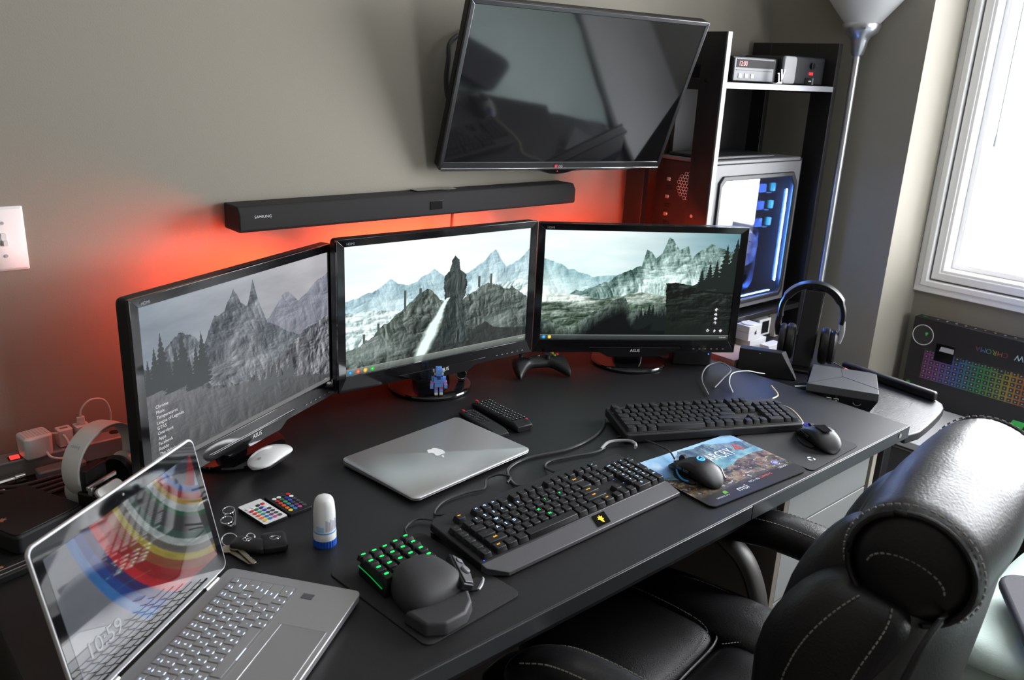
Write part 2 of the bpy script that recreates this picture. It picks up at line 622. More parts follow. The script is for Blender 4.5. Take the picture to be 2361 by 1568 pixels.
hut = root('hutch', 'tall black open hutch with silver front edges standing in the corner', 'shelf', (2.28, 1.58, 0.72))
HX0, HX1, HY0, HY1, HZ = 1.972, 2.575, 1.415, 1.722, 1.645
Lh = lambda x0, x1, y0, y1, z0, z1, mb=None: (mb or MB()).box(x0 - 2.28, x1 - 2.28, y0 - 1.58, y1 - 1.58, z0 - 0.72, z1 - 0.72)
for x in (HX0, HX1 - 0.022):
    zf = 0.7508 if x == HX0 else 0.7215
    fp_ = Lh(x, x + 0.022, HY0, HY0 + 0.074, zf, HZ).build('front_post', hutch_black, hut, bevel=0.001)
    post_ = fp_ if x == HX0 else post_
    Lh(x, x + 0.022, HY1 - 0.07, HY1, zf, HZ).build('rear_post', hutch_black, hut, bevel=0.001)
    Lh(x, x + 0.022, HY0 + 0.074, HY1 - 0.07, HZ - 0.085, HZ).build('side_rail', hutch_black, hut, bevel=0.001)
    Lh(x, x + 0.022, HY0 + 0.074, HY1 - 0.07, 1.495, 1.525).build('side_rail', hutch_black, hut, bevel=0.001)
Lh(HX0 + 0.002, HX0 + 0.020, HY0 - 0.0035, HY0 - 0.0003, 0.7508, HZ).build('edge_band', hutch_edge, hut, label='light silver front edge of the left post')
Lh(HX0 + 0.023, HX1 - 0.023, HY0 + 0.002, HY1 - 0.02, 1.502, 1.518).build('upper_shelf', hutch_black, hut, bevel=0.001)
Lh(HX0 + 0.023, HX1 - 0.023, HY0 - 0.0015, HY0 + 0.0015, 1.502, 1.5175).build('edge_band', hutch_edge, hut, label='light silver front edge of the upper shelf')
Lh(HX0 + 0.023, HX1 - 0.023, HY0 + 0.002, HY1 - 0.02, 0.806, 0.824).build('lower_shelf', hutch_black, hut, bevel=0.001)
Lh(2.16, 2.555, HY1 - 0.018, HY1 - 0.006, 0.90, 1.50).build('back_panel', mat('hutch_back_panel', srgb(17, 16, 17), 0.5, bump=0.05), hut)
for z in (1.52, 1.15):
    MB().cyl((HX0 - 2.28 - 0.001, HY0 + 0.05 - 1.58, z - 0.72), (HX0 - 2.28 + 0.003, HY0 + 0.05 - 1.58, z - 0.72), 0.005, n=12).build('screw_head', chrome, post_)

# low white bench below the window
bench = root('window_bench', 'low white topped bench under the window holding the keyboard box', 'bench', (2.70, 0.1, 0))
MB().box(-0.205, 0.215, -1.9, 1.09, 0.478, 0.50).build('bench_top', mat('bench_top_white', (0.86, 0.86, 0.86), 0.35, bump=0.02), bench, bevel=0.002)
MB().box(-0.20, -0.18, -1.9, 1.09, 0.34, 0.478).build('apron', mat('bench_apron_grey', srgb(92, 92, 93), 0.6, bump=0.05), bench, bevel=0.002)
MB().box(-0.198, -0.183, -1.9, 1.085, 0.466, 0.4775).box(-0.203, -0.198, -1.9, 1.085, 0.468, 0.471).build('apron_moulding', mat('bench_mould', srgb(140, 142, 138), 0.5, bump=0.05), bench)
for y in (1.06, 0.0, -1.85):
    MB().box(0.0, 0.19, y, y + 0.02, 0, 0.478).build('side_panel', mat('bench_apron_grey', (0, 0, 0)), bench)

# black box on the floor below the bench
pcb = root('storage_carton', 'black carton with pale grey lettering on the floor under the window bench', 'box', (2.64, 0.85, 0))
MB().box(-0.13, 0.13, -0.33, 0.20, 0, 0.325).build('carton', mat('carton_black', (0.012, 0.012, 0.013), 0.5, bump=0.1), pcb, bevel=0.003)
MB().glyph('Cyb', 0.026, T(-0.1305, 0.105, 0.275, rx=90, rz=-90)).build('lettering', mat('carton_print', (0.10, 0.10, 0.11), 0.6, bump=0.01), pcb)

# floor protection mat
m = MB().prism(rr(1.10, 1.15, 0.12, 8), 0, 0.003)
o = m.build('chair_mat', mat('chair_mat_plastic', srgb(82, 76, 72), 0.3, bump=0.1, bscale=60), loc=(0.93, 0.95, 0.0005))
tag(o, 'flat grey plastic chair mat with rounded corners on the floor under the desk', 'floor mat')

# ---------------------------------------------------------------- light switch
sw = root('light_switch', 'white toggle light switch plate on the left of the wall', 'light switch', (0.309, 1.74, 1.19))
m = MB().prism(rr(0.070 * 1.0, 0.115, 0.003), 0, 0.003, T(0, 0, 0, rx=90), top=None)
m = MB().prism(rr(0.072, 0.117, 0.002, 2), 0.0, 0.002, T(rx=90)).prism(rr(0.072, 0.117, 0.002, 2), 0.002, 0.006, T(rx=90), top=rr(0.064, 0.109, 0.002, 2))
m.build('plate', pl_white, sw)
MB().box(-0.005, 0.005, -0.0075, -0.006, -0.012, 0.012).box(-0.004, 0.004, -0.018, -0.0075, -0.010, -0.001).build('toggle', pl_white, sw, bevel=0.0008)
for z in (0.03, -0.03):
    MB().cyl((0, -0.006, z), (0, -0.0072, z), 0.003, n=12).build('screw', pl_lgrey, sw)

# ---------------------------------------------------------------- screen pictures (plain snowy mountain scenery)
def pines(u, v, spots, col, img, asp=1.78):
    for (x, y, h) in spots:
        w_ = h * 0.16 / asp * 1.6
        k = (v - y) / h
        half = w_ * (1 - k) * (0.55 + 0.45 * np.abs(np.sin(k * 26 + x * 50)))
        msk = (k > -0.3) & (k < 1) & (np.abs(u - x) < np.maximum(half, 0.0012))
        img[msk] = col
    return img


def taskbar(u, v, img, y0, y1, a, b, cols):
    m_ = (v > y0) & (v < y1)
    t = np.clip((v - y0) / (y1 - y0), 0, 1)
    img[m_] = mixc(img, C(*a) * (0.8 + 0.5 * t[:, None]), 0.0 * u + 0.8)[m_]
    m_ = (v > y1 - 0.004) & (v < y1 + 0.001)
    img[m_] = (150, 155, 152)
    ym = (y0 + y1) / 2
    for x, c in cols:
        d = np.hypot((u - x) * 1.78, v - ym)
        img[d < 0.017] = c
        img[d < 0.007] = tuple(min(255, k + 70) for k in c)
    return img


def snow_tex(u, v, sx=9, sy=9, seed=3):
    """craggy relief lit from the left, about 0.62 on average"""
    def hgt(a, b):
        w_ = .35 * vnoise(a * sx * .9, b * sy * .9, seed + 40)
        return ridged(a * sx * .8 + w_ + b * 1.5, b * sy * .55 + w_, seed, 7)
    e = .0035
    d = hgt(u - e, v + e) - hgt(u + e, v - e)
    a = ridged(u * sx * 1.2, v * sy * .6, seed + 9, 5)
    return .62 + np.clip(d * 2.4, -.42, .45) + (a - .62) * .45


def pic_left(u, v):
    img = np.zeros((len(u), 3)) + mixc(C(128, 140, 152), C(172, 170, 176), np.clip(u * 1.3, 0, 1))
    cl = fbm(u * 3 + v, v * 7, 4)
    img += (cl[:, None] - 0.45) * 60 + 8
    t = snow_tex(u, v)
    far = poly_h(u, [(0, .5), (.5, .62), (.62, .68), (.70, .80), (.74, .82), (.8, .72), (.87, .76), (1, .86)], .03, 14, 11)
    m_ = v < far
    img[m_] = (C(118, 120, 134) + (t[:, None] - .6) * 120 + 10)[m_]
    mid = poly_h(u, [(0, .66), (.07, .72), (.16, .83), (.22, .78), (.27, .70), (.33, .86), (.38, .86), (.43, 1.0), (.465, .88), (.50, .86), (.535, 1.0),
                     (.56, .88), (.60, .72), (.7, .6), (.85, .48), (1, .4)], .028, 26, 5) - .05
    m_ = v < mid
    dep = np.clip((mid - v) * 3, 0, 1)
    img[m_] = (mixc(C(88, 96, 104), C(112, 116, 122), dep) + (t[:, None] - .62) * 190)[m_]
    low = poly_h(u, [(0, .70), (.1, .74), (.2, .60), (.3, .44), (.45, .36), (.6, .40), (.8, .55), (1, .62)], .05, 9, 8) - .08
    m_ = v < low
    t2 = snow_tex(u, v, 16, 14, 9)
    dark = np.clip(.9 - u * .55, .3, 1)
    img[m_] = (mixc(C(116, 116, 124), C(66, 70, 73), dark) + (t2[:, None] - .6) * (90 + 120 * u[:, None]))[m_]
    g = poly_h(u, [(0, .52), (.2, .40), (.4, .30), (.6, .25), (.8, .16), (1, .05)], .02, 20, 3)
    m_ = v < g
    img[m_] = (mixc(C(62, 64, 66), C(108, 108, 112), np.clip(v * 2 + .2 * u, 0, 1)) + (t2[:, None] - .62) * 40)[m_]
    img = pines(u, v, [(.02 + .03 * i, .52 - .012 * i + .03 * (i % 3), .16 + .05 * ((i * 7) % 3)) for i in range(9)], (50, 56, 58), img)
    img = pines(u, v, [(.46 + .035 * i, .22 + .01 * (i % 2), .09 + .03 * (i % 3)) for i in range(9)], (84, 88, 90), img)
    m_ = v < 0.03
    img[m_] = (112, 112, 112)
    return img * 0.86 + 12  # dimming and haze of the oblique view put into the picture's colours


def pic_centre(u, v):
    img = np.zeros((len(u), 3)) + mixc(C(250, 255, 253), C(226, 244, 242), np.clip(np.abs(u - .4) * 1.2, 0, 1))
    img += (fbm(u * 2.5, v * 9, 4)[:, None] - .5) * C(34, 14, 14)
    t = snow_tex(u, v, 9, 8, 21)
    far = poly_h(u, [(0, .62), (.14, .66), (.22, .74), (.28, .68), (.36, .70), (.45, .77), (.55, .66), (.68, .74), (.79, .88), (.86, .72), (.93, .76), (1, .84)], .028, 18, 31) - .03
    m_ = v < far
    img[m_] = (mixc(C(158, 190, 200), C(228, 243, 244), np.clip((far - v) * 2.4, 0, 1)) + (t[:, None] - .62) * 150)[m_]
    val = poly_h(u, [(0, .50), (.3, .46), (.55, .48), (.8, .55), (1, .56)], .03, 12, 14)
    m_ = v < val
    img[m_] = (C(206, 226, 226) + (snow_tex(u, v, 14, 20, 2)[:, None] - .62) * 200)[m_]
    hill = poly_h(u, [(0, .20), (.06, .22), (.14, .30), (.24, .42), (.34, .52), (.41, .60), (.46, .54), (.55, .40), (.62, .46), (.72, .58), (.80, .55), (.9, .50), (1, .40)], .035, 22, 6)
    m_ = v < hill
    t3 = snow_tex(u, v, 20, 16, 40)
    img[m_] = (mixc(C(84, 96, 90), C(50, 58, 54), np.clip((hill - v) * 3, 0, 1)) + (t3[:, None] - .6) * 130)[m_]
    for x, h in ((.295, .14), (.16, .06), (.375, .05), (.77, .10), (.70, .06), (.9, .05), (.09, .05)):
        y0 = np.interp(x, [0, .14, .34, .41, .72, 1], [.2, .3, .52, .6, .58, .4])
        m_ = (np.abs(u - x) < .006) & (v > y0 - .03) & (v < y0 + h)
        img[m_] = (70, 82, 78)
    fog = np.exp(-((v - .16) / .10) ** 2) * np.clip(1 - np.abs(u - .15) * 3.5, 0, 1) + np.exp(-((v - .22) / .08) ** 2) * np.clip(1 - np.abs(u - .85) * 4, 0, 1)
    img = mixc(img, C(170, 186, 182), np.clip(fog * (fbm(u * 6, v * 9, 8) + .1) * .9, 0, 1))
    fg = poly_h(u, [(0, -.1), (.2, .0), (.30, .05), (.44, .16), (.50, .26), (.58, .28), (.66, .20), (.74, .24), (.80, .17), (1, .12)], .02, 14, 17)
    m_ = v < fg
    img[m_] = (C(40, 47, 45) + (t3[:, None] - .62) * 40)[m_]
    # a dark weathered rock pinnacle standing on the summit and a drift of bright mist
    w_ = np.interp(v, [.12, .3, .45, .6, .68, .72, .80, .84], [.085, .062, .052, .066, .055, .028, .022, .0]) * (1 + .35 * (fbm(v * 22, u * 0 + 3, 13) - .5) + .2 * (fbm(v * 60, u * 0 + 9, 3) - .5))
    cxp = .565 + .02 * (fbm(v * 9, v * 0, 77) - .5)
    m_ = (np.abs(u - cxp) < w_) & (v > .1)
    img[m_] = (C(46, 56, 55) + (snow_tex(u, v, 24, 10, 50)[:, None] - .6) * 90)[m_]
    d = np.abs((u - (.36 + .32 * v)) + .03 * (fbm(u * 9, v * 14, 60) - .5))
    k = np.clip(1 - d / (.05 * np.interp(v, [0, .1, .25, .4, .55], [.5, 1, 1, .55, .1])), 0, 1) * (v < .5)
    img = mixc(img, C(232, 252, 244), np.clip(k * 1.8, 0, 1) ** 1.2)
    return taskbar(u, v, img, 0, .052, (108, 114, 110), 0, [(.022, (30, 130, 200)), (.06, (225, 90, 60)), (.095, (235, 180, 60)), (.13, (40, 190, 60))])


def pic_right(u, v):
    img = np.zeros((len(u), 3)) + mixc(C(240, 254, 252), C(96, 138, 150), np.clip(u * 1.35 - .42, 0, 1) ** 1.2)
    img += (fbm(u * 2.5, v * 8, 90)[:, None] - .5) * C(60, 34, 30)
    t = snow_tex(u, v, 9, 8, 61)
    far = poly_h(u, [(0, .74), (.1, .68), (.25, .60), (.4, .58), (.5, .66), (1, .6)], .03, 16, 71)
    m_ = v < far
    img[m_] = (mixc(C(150, 190, 196), C(232, 250, 248), np.clip((far - v) * 3.5, 0, 1)) + (t[:, None] - .62) * 120)[m_]
    mid = poly_h(u, [(0, .3), (.12, .44), (.3, .56), (.42, .66), (.50, .72), (.52, .88), (.545, .86), (.57, .80), (.60, .84), (.63, .98), (.65, .97), (.69, .88), (.735, .91), (.76, .80),
                     (.80, .86), (.85, .93), (.9, .90), (1, .86)], .026, 24, 25) - .03
    m_ = v < mid
    img[m_] = (mixc(C(84, 112, 106), C(196, 222, 216), np.clip((mid - v) * 2.6, 0, 1)) + (t[:, None] - .59) * 300)[m_]
    val = poly_h(u, [(0, .42), (.2, .42), (.3, .38), (.5, .45), (.62, .42), (1, .5)], .02, 10, 33)
    m_ = v < val
    fogv = np.clip(fbm(u * 6, v * 16, 19) * 3.2 - 1.15 - .5 * np.clip(.28 - v, 0, 1) * 6 * (u < .3), 0, 1)
    img[m_] = (mixc(C(74, 92, 78), C(226, 240, 232), fogv) + (snow_tex(u, v, 18, 30, 66)[:, None] - .62) * 110)[m_]
    low = poly_h(u, [(0, .20), (.06, .14), (.16, .10), (.26, .26), (.38, .38), (.42, .40), (.47, .26), (.55, .30), (.64, .34), (1, .4)], .03, 22, 44)
    m_ = v < low
    img[m_] = (mixc(C(96, 114, 104), C(3, 7, 7), np.clip((low - v) * 6, 0, 1)) + (snow_tex(u, v, 22, 18, 8)[:, None] - .6) * 110 * np.clip(1 - (low - v) * 5, 0, 1)[:, None])[m_]
    clf = np.where(u > .625, poly_h(u, [(.62, .53), (.7, .54), (.78, .52), (.84, .58), (1, .60)], .012, 24, 4), -1.0)
    m_ = (v < clf) & (u > .625 + .05 * np.clip(.5 - v, 0, 1) + .02 * fbm(v * 14, u * 0, 5))
    img[m_] = (C(13, 20, 15) + (snow_tex(u, v, 12, 26, 88)[:, None] - .60) * 110 * np.clip(v * 2, 0, 1)[:, None])[m_]
    img = pines(u, v, [(.82, .52, .16), (.86, .54, .20), (.895, .56, .2), (.94, .56, .34), (.975, .57, .26), (.99, .6, .36)], (16, 26, 22), img)
    img = pines(u, v, [(.50 + .02 * i, .13 + .02 * i * (i < 5), .12 + .03 * (i % 2)) for i in range(8)], (12, 22, 20), img)
    for x0, x1, y0, y1 in ((.905, .935, .14, .31), (.86, .99, .055, .125)):
        m_ = (u > x0) & (u < x1) & (v > y0) & (v < y1)
        img[m_] = (22, 24, 26)
    for x, y in ((.92, .29), (.92, .245), (.92, .205), (.92, .165), (.885, .09), (.92, .09), (.955, .09)):
        m_ = (np.abs(u - x) + np.abs(v - y) * .6 < .010) & (fbm(u * 120, v * 80, 4) > .4)
        img[m_] = (225, 228, 228)
    return taskbar(u, v, img, 0, .042, (62, 68, 66), 0, [(.02, (40, 140, 200)), (.05, (215, 190, 70))])


screen_mat = painted('monitor_screen_picture', emit=1.08, rough=0.4, spec=0.15)
led_red = glow('led_strip_red', (1.0, 0.062, 0.014), 240)


def make_monitor(label, pos, rz, pic, desc, texts, gain=1.0, nx=520):
    r = root('monitor', label, 'monitor', (pos[0], pos[1], DZ), rz, 'three desktop monitors on round stands')
    zc = pos[2] - DZ
    hw, hh = 0.2655, 0.1493
    # housing: bezel ring, rear shell
    out = rr(0.572, 0.352, 0.010, 4)
    MB().prism(out, 0, 0.022, T(0, 0.024, zc - 0.009, rx=90)).prism(rr(0.50, 0.28, 0.03), -0.035, 0, T(0, 0.024, zc - 0.009, rx=90), top=rr(0.56, 0.34, 0.012)).build(
        'housing', pl_black, r, bevel=0.002)
    m = MB()
    bz = 0.352
    z0, z1 = zc - 0.009 - bz / 2, zc - 0.009 + bz / 2
    # front frame as four mitred bars
    o_ = [(-0.286, z0), (0.286, z0), (0.286, z1), (-0.286, z1)]
    i_ = [(-hw, zc - hh), (hw, zc - hh), (hw, zc + hh), (-hw, zc + hh)]
    for k in range(4):
        a, b, c, d = o_[k], o_[(k + 1) % 4], i_[(k + 1) % 4], i_[k]
        pa = [(a[0], 0.002, a[1]), (b[0], 0.002, b[1]), (c[0], 0.0045, c[1]), (d[0], 0.0045, d[1])]
        pb = [(a[0], -0.006, a[1]), (b[0], -0.006, b[1]), (c[0], -0.0035, c[1]), (d[0], -0.0035, d[1])]
        m.loft([pa, pb])
    bz_ = m.build('bezel', gloss, r, bevel=0.0008)
    ch = MB().prism([(-0.075, z0 - 0.012), (0.075, z0 - 0.012), (0.10, z0 + 0.002), (0.13, z0 + 0.014), (-0.13, z0 + 0.014), (-0.10, z0 + 0.002)], 0, 0.004,
                    Matrix(((1, 0, 0, 0), (0, 0, -1, -0.0045), (0, 1, 0, 0), (0, 0, 0, 1))))
    ch.build('chin', gloss, r, bevel=0.0008)
    sc = picture('screen', hw * 2, hh * 2, nx, int(nx * 9 / 16), pic, screen_mat, r, T(0, -0.0005, zc, rx=90))
    sc['label'] = desc
    MB().glyph('ASUS', 0.0085, T(0, -0.0092, z0 + 0.0065, rx=90)).build('logo', ink_white, bz_)
    MB().glyph('HDMI', 0.0055, T(-0.262, -0.0066, z1 - 0.0105, rx=90), align=-1).build('badge', ink_grey, bz_)
    for i in range(6):
        MB().box(0.165 + i * 0.017, 0.170 + i * 0.017, -0.0070, -0.0063, z0 + 0.010, z0 + 0.0118).build('button_mark', ink_grey, bz_)
    for (s_, x, y, sz, al) in texts:
        MB().glyph(s_, sz, T(x, -0.0012, zc + y, rx=90), align=al).build('screen_text', glow('screen_text_white', (0.8, 0.8, 0.82), 0.9), r)
    # stand
    MB().lathe([(0.1, 0), (0.104, 0.002), (0.105, 0.007), (0.103, 0.0105), (0.096, 0.0128), (0.05, 0.0140), (0.0, 0.0142)], 64, T(0.0, 0.052, 0)).build('stand_base', gloss, r)
    MB().prism(rr(0.085, 0.030, 0.012), 0.0135, zc - 0.06, T(0, 0.062, 0), top=rr(0.075, 0.034, 0.012)).build('stand_neck', gloss, r, bevel=0.001)
    MB().box(-0.06, 0.06, 0.045, 0.075, zc - 0.10, zc + 0.02).build('tilt_hinge', pl_black, r, bevel=0.004)
    return r


names = ['Chrome', 'Music', 'Temperatures', 'League of Legends', 'GTA5', 'Overclock', 'Apps', 'Facebook', 'Reddit', 'The Witcher 3', 'Steam', 'Tera']
txt = [(n, -0.246, -0.033 - i * 0.0098, 0.0060, -1) for i, n in enumerate(names)]
make_monitor('black monitor at the left showing grey mountains and a white text list', (0.662, 1.511, 0.977), 26.0, pic_left,
             'lit screen with mountains greyed by painted viewing angle haze', txt + [('12:00', 0.252, -0.1405, 0.0028, 1)])
make_monitor('black monitor in the middle showing pale snowy scenery with a bright mist streak', (1.183, 1.576, 0.994), -1.66, pic_centre,
             'lit screen with a dark rock pinnacle in bright snow', [('10:58 AM', 0.258, -0.140, 0.0035, 1)])
make_monitor('black monitor at the right showing snowy peaks and a dark pine cliff', (1.731, 1.429, 0.983), -33.8, pic_right,
             'lit screen with bright peaks over a dark valley', [('10:58 AM', 0.258, -0.142, 0.0035, 1)])


def led_strip(label, pos, rz, w_, z, off=0.0, grp='red light strips behind the monitors'):
    r = root('light_strip', label, 'light strip', (pos[0], pos[1], z), rz, grp)
    MB().box(off - w_ / 2, off + w_ / 2, 0.063, 0.0655, -0.005, 0.005).build('diodes', led_red, r)
    MB().box(off - w_ / 2 - 0.002, off + w_ / 2 + 0.002, 0.0605, 0.063, -0.006, 0.0065).box(off - w_ / 2 - 0.002, off + w_ / 2 + 0.002, 0.063, 0.074, 0.0055, 0.0065).build('added_light_hood', pl_black, r)  # backing plus an added hood that keeps the glow out of the television


led_strip('glowing red light strip on the back of the left monitor', (0.662, 1.511), 26.0, 0.26, 1.10, 0.10)
led_strip('glowing red light strip on the back of the middle monitor', (1.183, 1.576), -1.66, 0.46, 1.125)
led_strip('glowing red light strip on the back of the right monitor', (1.731, 1.429), -33.8, 0.28, 1.10, -0.06)

# ---------------------------------------------------------------- television
tvM = T(1.581, 1.564, 1.472, 0, 0, 0) @ Matrix.Rotation(rad(-11.06), 4, 'Z') @ Matrix.Rotation(rad(20.76), 4, 'X') @ Matrix.Rotation(rad(0.5), 4, 'Y')
tv = root('television', 'switched off flat television on a wall bracket tilted down over the desk', 'television')
tv.matrix_world = tvM
tv.rotation_euler = tvM.to_euler()
tv.location = tvM.translation
TW, TH = 0.6935, 0.4133
gun = mat('gunmetal_frame', (0.10, 0.10, 0.105), 0.28, metal=0.8, bump=0.03, bscale=900)
m = MB()
m.prism(rr(TW, TH, 0.006), 0.0, 0.028, T(0, 0.030, 0, rx=90))
m.prism(rr(0.56, 0.30, 0.02), -0.022, 0, T(0, 0.030, -0.02, rx=90), top=rr(0.66, 0.38, 0.01))
m.build('housing', pl_black, tv, bevel=0.002)
m = MB()
o_ = [(-TW / 2, -TH / 2), (TW / 2, -TH / 2), (TW / 2, TH / 2), (-TW / 2, TH / 2)]
i_ = [(-TW / 2 + 0.011, -TH / 2 + 0.020), (TW / 2 - 0.011, -TH / 2 + 0.020), (TW / 2 - 0.011, TH / 2 - 0.011), (-TW / 2 + 0.011, TH / 2 - 0.011)]
for k in range(4):
    a, b, c, d = o_[k], o_[(k + 1) % 4], i_[(k + 1) % 4], i_[k]
    m.loft([[(a[0], 0.012, a[1]), (b[0], 0.012, b[1]), (c[0], 0.004, c[1]), (d[0], 0.004, d[1])],
            [(a[0], -0.002, a[1]), (b[0], -0.002, b[1]), (c[0], -0.001, c[1]), (d[0], -0.001, d[1])]])
m.build('bezel', gun, tv, bevel=0.0015)
MB().box(-TW / 2 + 0.011, TW / 2 - 0.011, 0.0004, 0.003, -TH / 2 + 0.020, TH / 2 - 0.011).build(
    'screen', mat('tv_screen_glass', (0.010, 0.010, 0.011), 0.06, bump=0.004, bscale=3, spec=1.0, coat=1.0), tv)
pts = [(-0.342, -TH / 2 - 0.003), (-0.09, -TH / 2 - 0.003), (-0.05, -TH / 2 - 0.006), (-0.022, -TH / 2 - 0.013), (0, -TH / 2 - 0.0145), (0.022, -TH / 2 - 0.013), (0.05, -TH / 2 - 0.006), (0.09, -TH / 2 - 0.003), (0.342, -TH / 2 - 0.003)]
MB().prism([(x, z + 0.004) for x, z in [(0.342, -TH / 2), (-0.342, -TH / 2)]] + [(x, z) for x, z in pts], 0, 0.010, T(0, 0.006, 0, rx=90)).build('lower_lip', chrome, tv, bevel=0.001, label='chrome lower lip with a dip in the middle')
MB().prism([(-0.06, -TH / 2 + 0.001), (0.06, -TH / 2 + 0.001), (0.03, -TH / 2 - 0.008), (0, -TH / 2 - 0.011), (-0.03, -TH / 2 - 0.008)], 0, 0.004, T(0, -0.002, 0, rx=90)).build('sensor_bar', gloss, tv)
red_on = glow('standby_red', (1.0, 0.03, 0.03), 0.9)
m = MB().prism(circ(0.0058, 24), 0, 0.0006, T(-0.006, -0.0021, -TH / 2 + 0.0085, rx=90))
lg_ = m.build('logo', mat('logo_red', (0.55, 0.01, 0.03), 0.4, bump=0.01), tv)
m = MB()
m.glyph('LG', 0.0075, T(0.003, -0.0026, -TH / 2 + 0.0085, rx=90), align=-1)
m.glyph('G', 0.0055, T(-0.006, -0.0030, -TH / 2 + 0.0085, rx=90))
m.build('logo_lettering', ink_white, lg_)
MB().prism(circ(0.0016, 12), 0, 0.0006, T(0, -0.0062, -TH / 2 - 0.004, rx=90)).build('standby_light', red_on, tv)
MB().box(-0.10, 0.10, 0.050, 0.058, -0.10, 0.10).build('mount_plate', pl_black, tv, bevel=0.002)
br = root('wall_bracket', 'black articulated wall bracket carrying the television', 'bracket', (1.60, 1.74, 1.47))
MB().box(-0.06, 0.06, -0.012, 0, -0.10, 0.10).build('wall_plate', pl_black, br, bevel=0.002)
MB().box(-0.02, 0.02, -0.070, -0.012, -0.02, 0.02).build('arm', pl_black, br, bevel=0.002)
o = MB().tube([(1.30, 1.715, 1.43), (1.292, 1.724, 1.46), (1.288, 1.724, 1.50), (1.292, 1.722, 1.54), (1.30, 1.726, 1.58), (1.35, 1.73, 1.61)], 0.006, k=6).build('television_cable', rubber)
tag(o, 'black cable looping out behind the left side of the television', 'cable')

# ---------------------------------------------------------------- soundbar
sb = root('soundbar', 'long black wall mounted soundbar above the monitors', 'soundbar', (1.2085, 1.70, 1.205))
fab = mat('speaker_cloth', (0.016, 0.015, 0.016), 0.85, bump=0.9, bscale=1800)
prof = [(-0.040, -0.024), (-0.040, 0.010), (-0.030, 0.026), (0.036, 0.026), (0.036, -0.028), (-0.034, -0.028)]
rings = [[(x, y, z) for y, z in prof] for x in (-0.488, 0.488)]
MB().loft(rings).build('body', fab, sb, bevel=0.003, seg=3)
MB().box(-0.008, 0.028, -0.0415, -0.0395, -0.012, 0.008).build('display', gloss, sb, bevel=0.0005)
MB().glyph('SAMSUNG', 0.0058, T(-0.455, -0.0405, 0.004, rx=90), align=-1).build('logo', ink_white, sb)
MB().box(-0.02, 0.10, -0.002, 0.03, 0.026, 0.029).build('control_strip', gloss, sb, bevel=0.001)
for x in (-0.24, 0.28):
    MB().cyl((x, 0.0, -0.031), (x, 0.0, -0.028), 0.006, n=12).build('screw', pl_black, sb)
o = MB().tube([(1.30, 1.70, 1.178), (1.302, 1.705, 1.16), (1.303, 1.708, 1.10), (1.300, 1.705, 0.95), (1.30, 1.70, 0.76)], 0.0042).build('soundbar_cable', rubber)
tag(o, 'black cable hanging from the soundbar behind the middle monitor', 'cable')

# ---------------------------------------------------------------- keyboards
def layout():
    k = []
    row = lambda y, items: [k.append((x, y, w, 1, t)) for x, w, t in items]
    row(0, [(0, 1, 'esc')] + [(2 + i, 1, 'F%d' % (i + 1)) for i in range(4)] + [(6.5 + i, 1, 'F%d' % (i + 5)) for i in range(4)] + [(11 + i, 1, 'F%d' % (i + 9)) for i in range(4)]
        + [(15.25, 1, 'prt'), (16.25, 1, 'scr'), (17.25, 1, 'pau')])
    row(1.25, [(i, 1, c) for i, c in enumerate("`1234567890-=")] + [(13, 2, 'back'), (15.25, 1, 'ins'), (16.25, 1, 'home'), (17.25, 1, 'pgup'), (18.5, 1, 'num'), (19.5, 1, '/'), (20.5, 1, '*'), (21.5, 1, '-')])
    row(2.25, [(0, 1.5, 'tab')] + [(1.5 + i, 1, c) for i, c in enumerate("QWERTYUIOP[]")] + [(13.5, 1.5, '\\'), (15.25, 1, 'del'), (16.25, 1, 'end'), (17.25, 1, 'pgdn'), (18.5, 1, '7'), (19.5, 1, '8'), (20.5, 1, '9')])
    k.append((21.5, 2.25, 1, 2, '+'))
    row(3.25, [(0, 1.75, 'caps')] + [(1.75 + i, 1, c) for i, c in enumerate("ASDFGHJKL;'")] + [(12.75, 2.25, 'enter'), (18.5, 1, '4'), (19.5, 1, '5'), (20.5, 1, '6')])
    row(4.25, [(0, 2.25, 'shift')] + [(2.25 + i, 1, c) for i, c in enumerate("ZXCVBNM,./")] + [(12.25, 2.75, 'shift'), (16.25, 1, 'up'), (18.5, 1, '1'), (19.5, 1, '2'), (20.5, 1, '3')])
    k.append((21.5, 4.25, 1, 2, 'ent'))
    row(5.25, [(0, 1.25, 'ctrl'), (1.25, 1.25, 'win'), (2.5, 1.25, 'alt'), (3.75, 6.25, ''), (10, 1.25, 'alt'), (11.25, 1.25, 'fn'), (12.5, 1.25, 'm'), (13.75, 1.25, 'ctrl'),
               (15.25, 1, 'lt'), (16.25, 1, 'dn'), (17.25, 1, 'rt'), (18.5, 2, '0'), (20.5, 1, '.')])
    return k


def key_mb(mb, x, y, w, d, z0, z1, text, size, tmi=1, tshift=(0, 0)):
    """one keycap: outer footprint w x d, tapered, with its legend"""
    g = 0.0009
    bot = [(px + x, py + y) for px, py in rr(w - g, d - g, 0.0012, 2)]
    top = [(px + x, py + y + 0.0008) for px, py in rr(w - 0.0060, d - 0.0065, 0.0018, 2)]
    mid = [(px + x, py + y + 0.0006) for px, py in rr(w - 0.0046, d - 0.0050, 0.0020, 2)]
    mb.prism(bot, z0, z1 - 0.0008, top=mid)
    mb.prism(mid, z1 - 0.0008, z1, top=top)
    if text:
        mb.glyph(text, size, T(x + tshift[0], y + 0.0008 + tshift[1], z1), mi=tmi)
    return mb


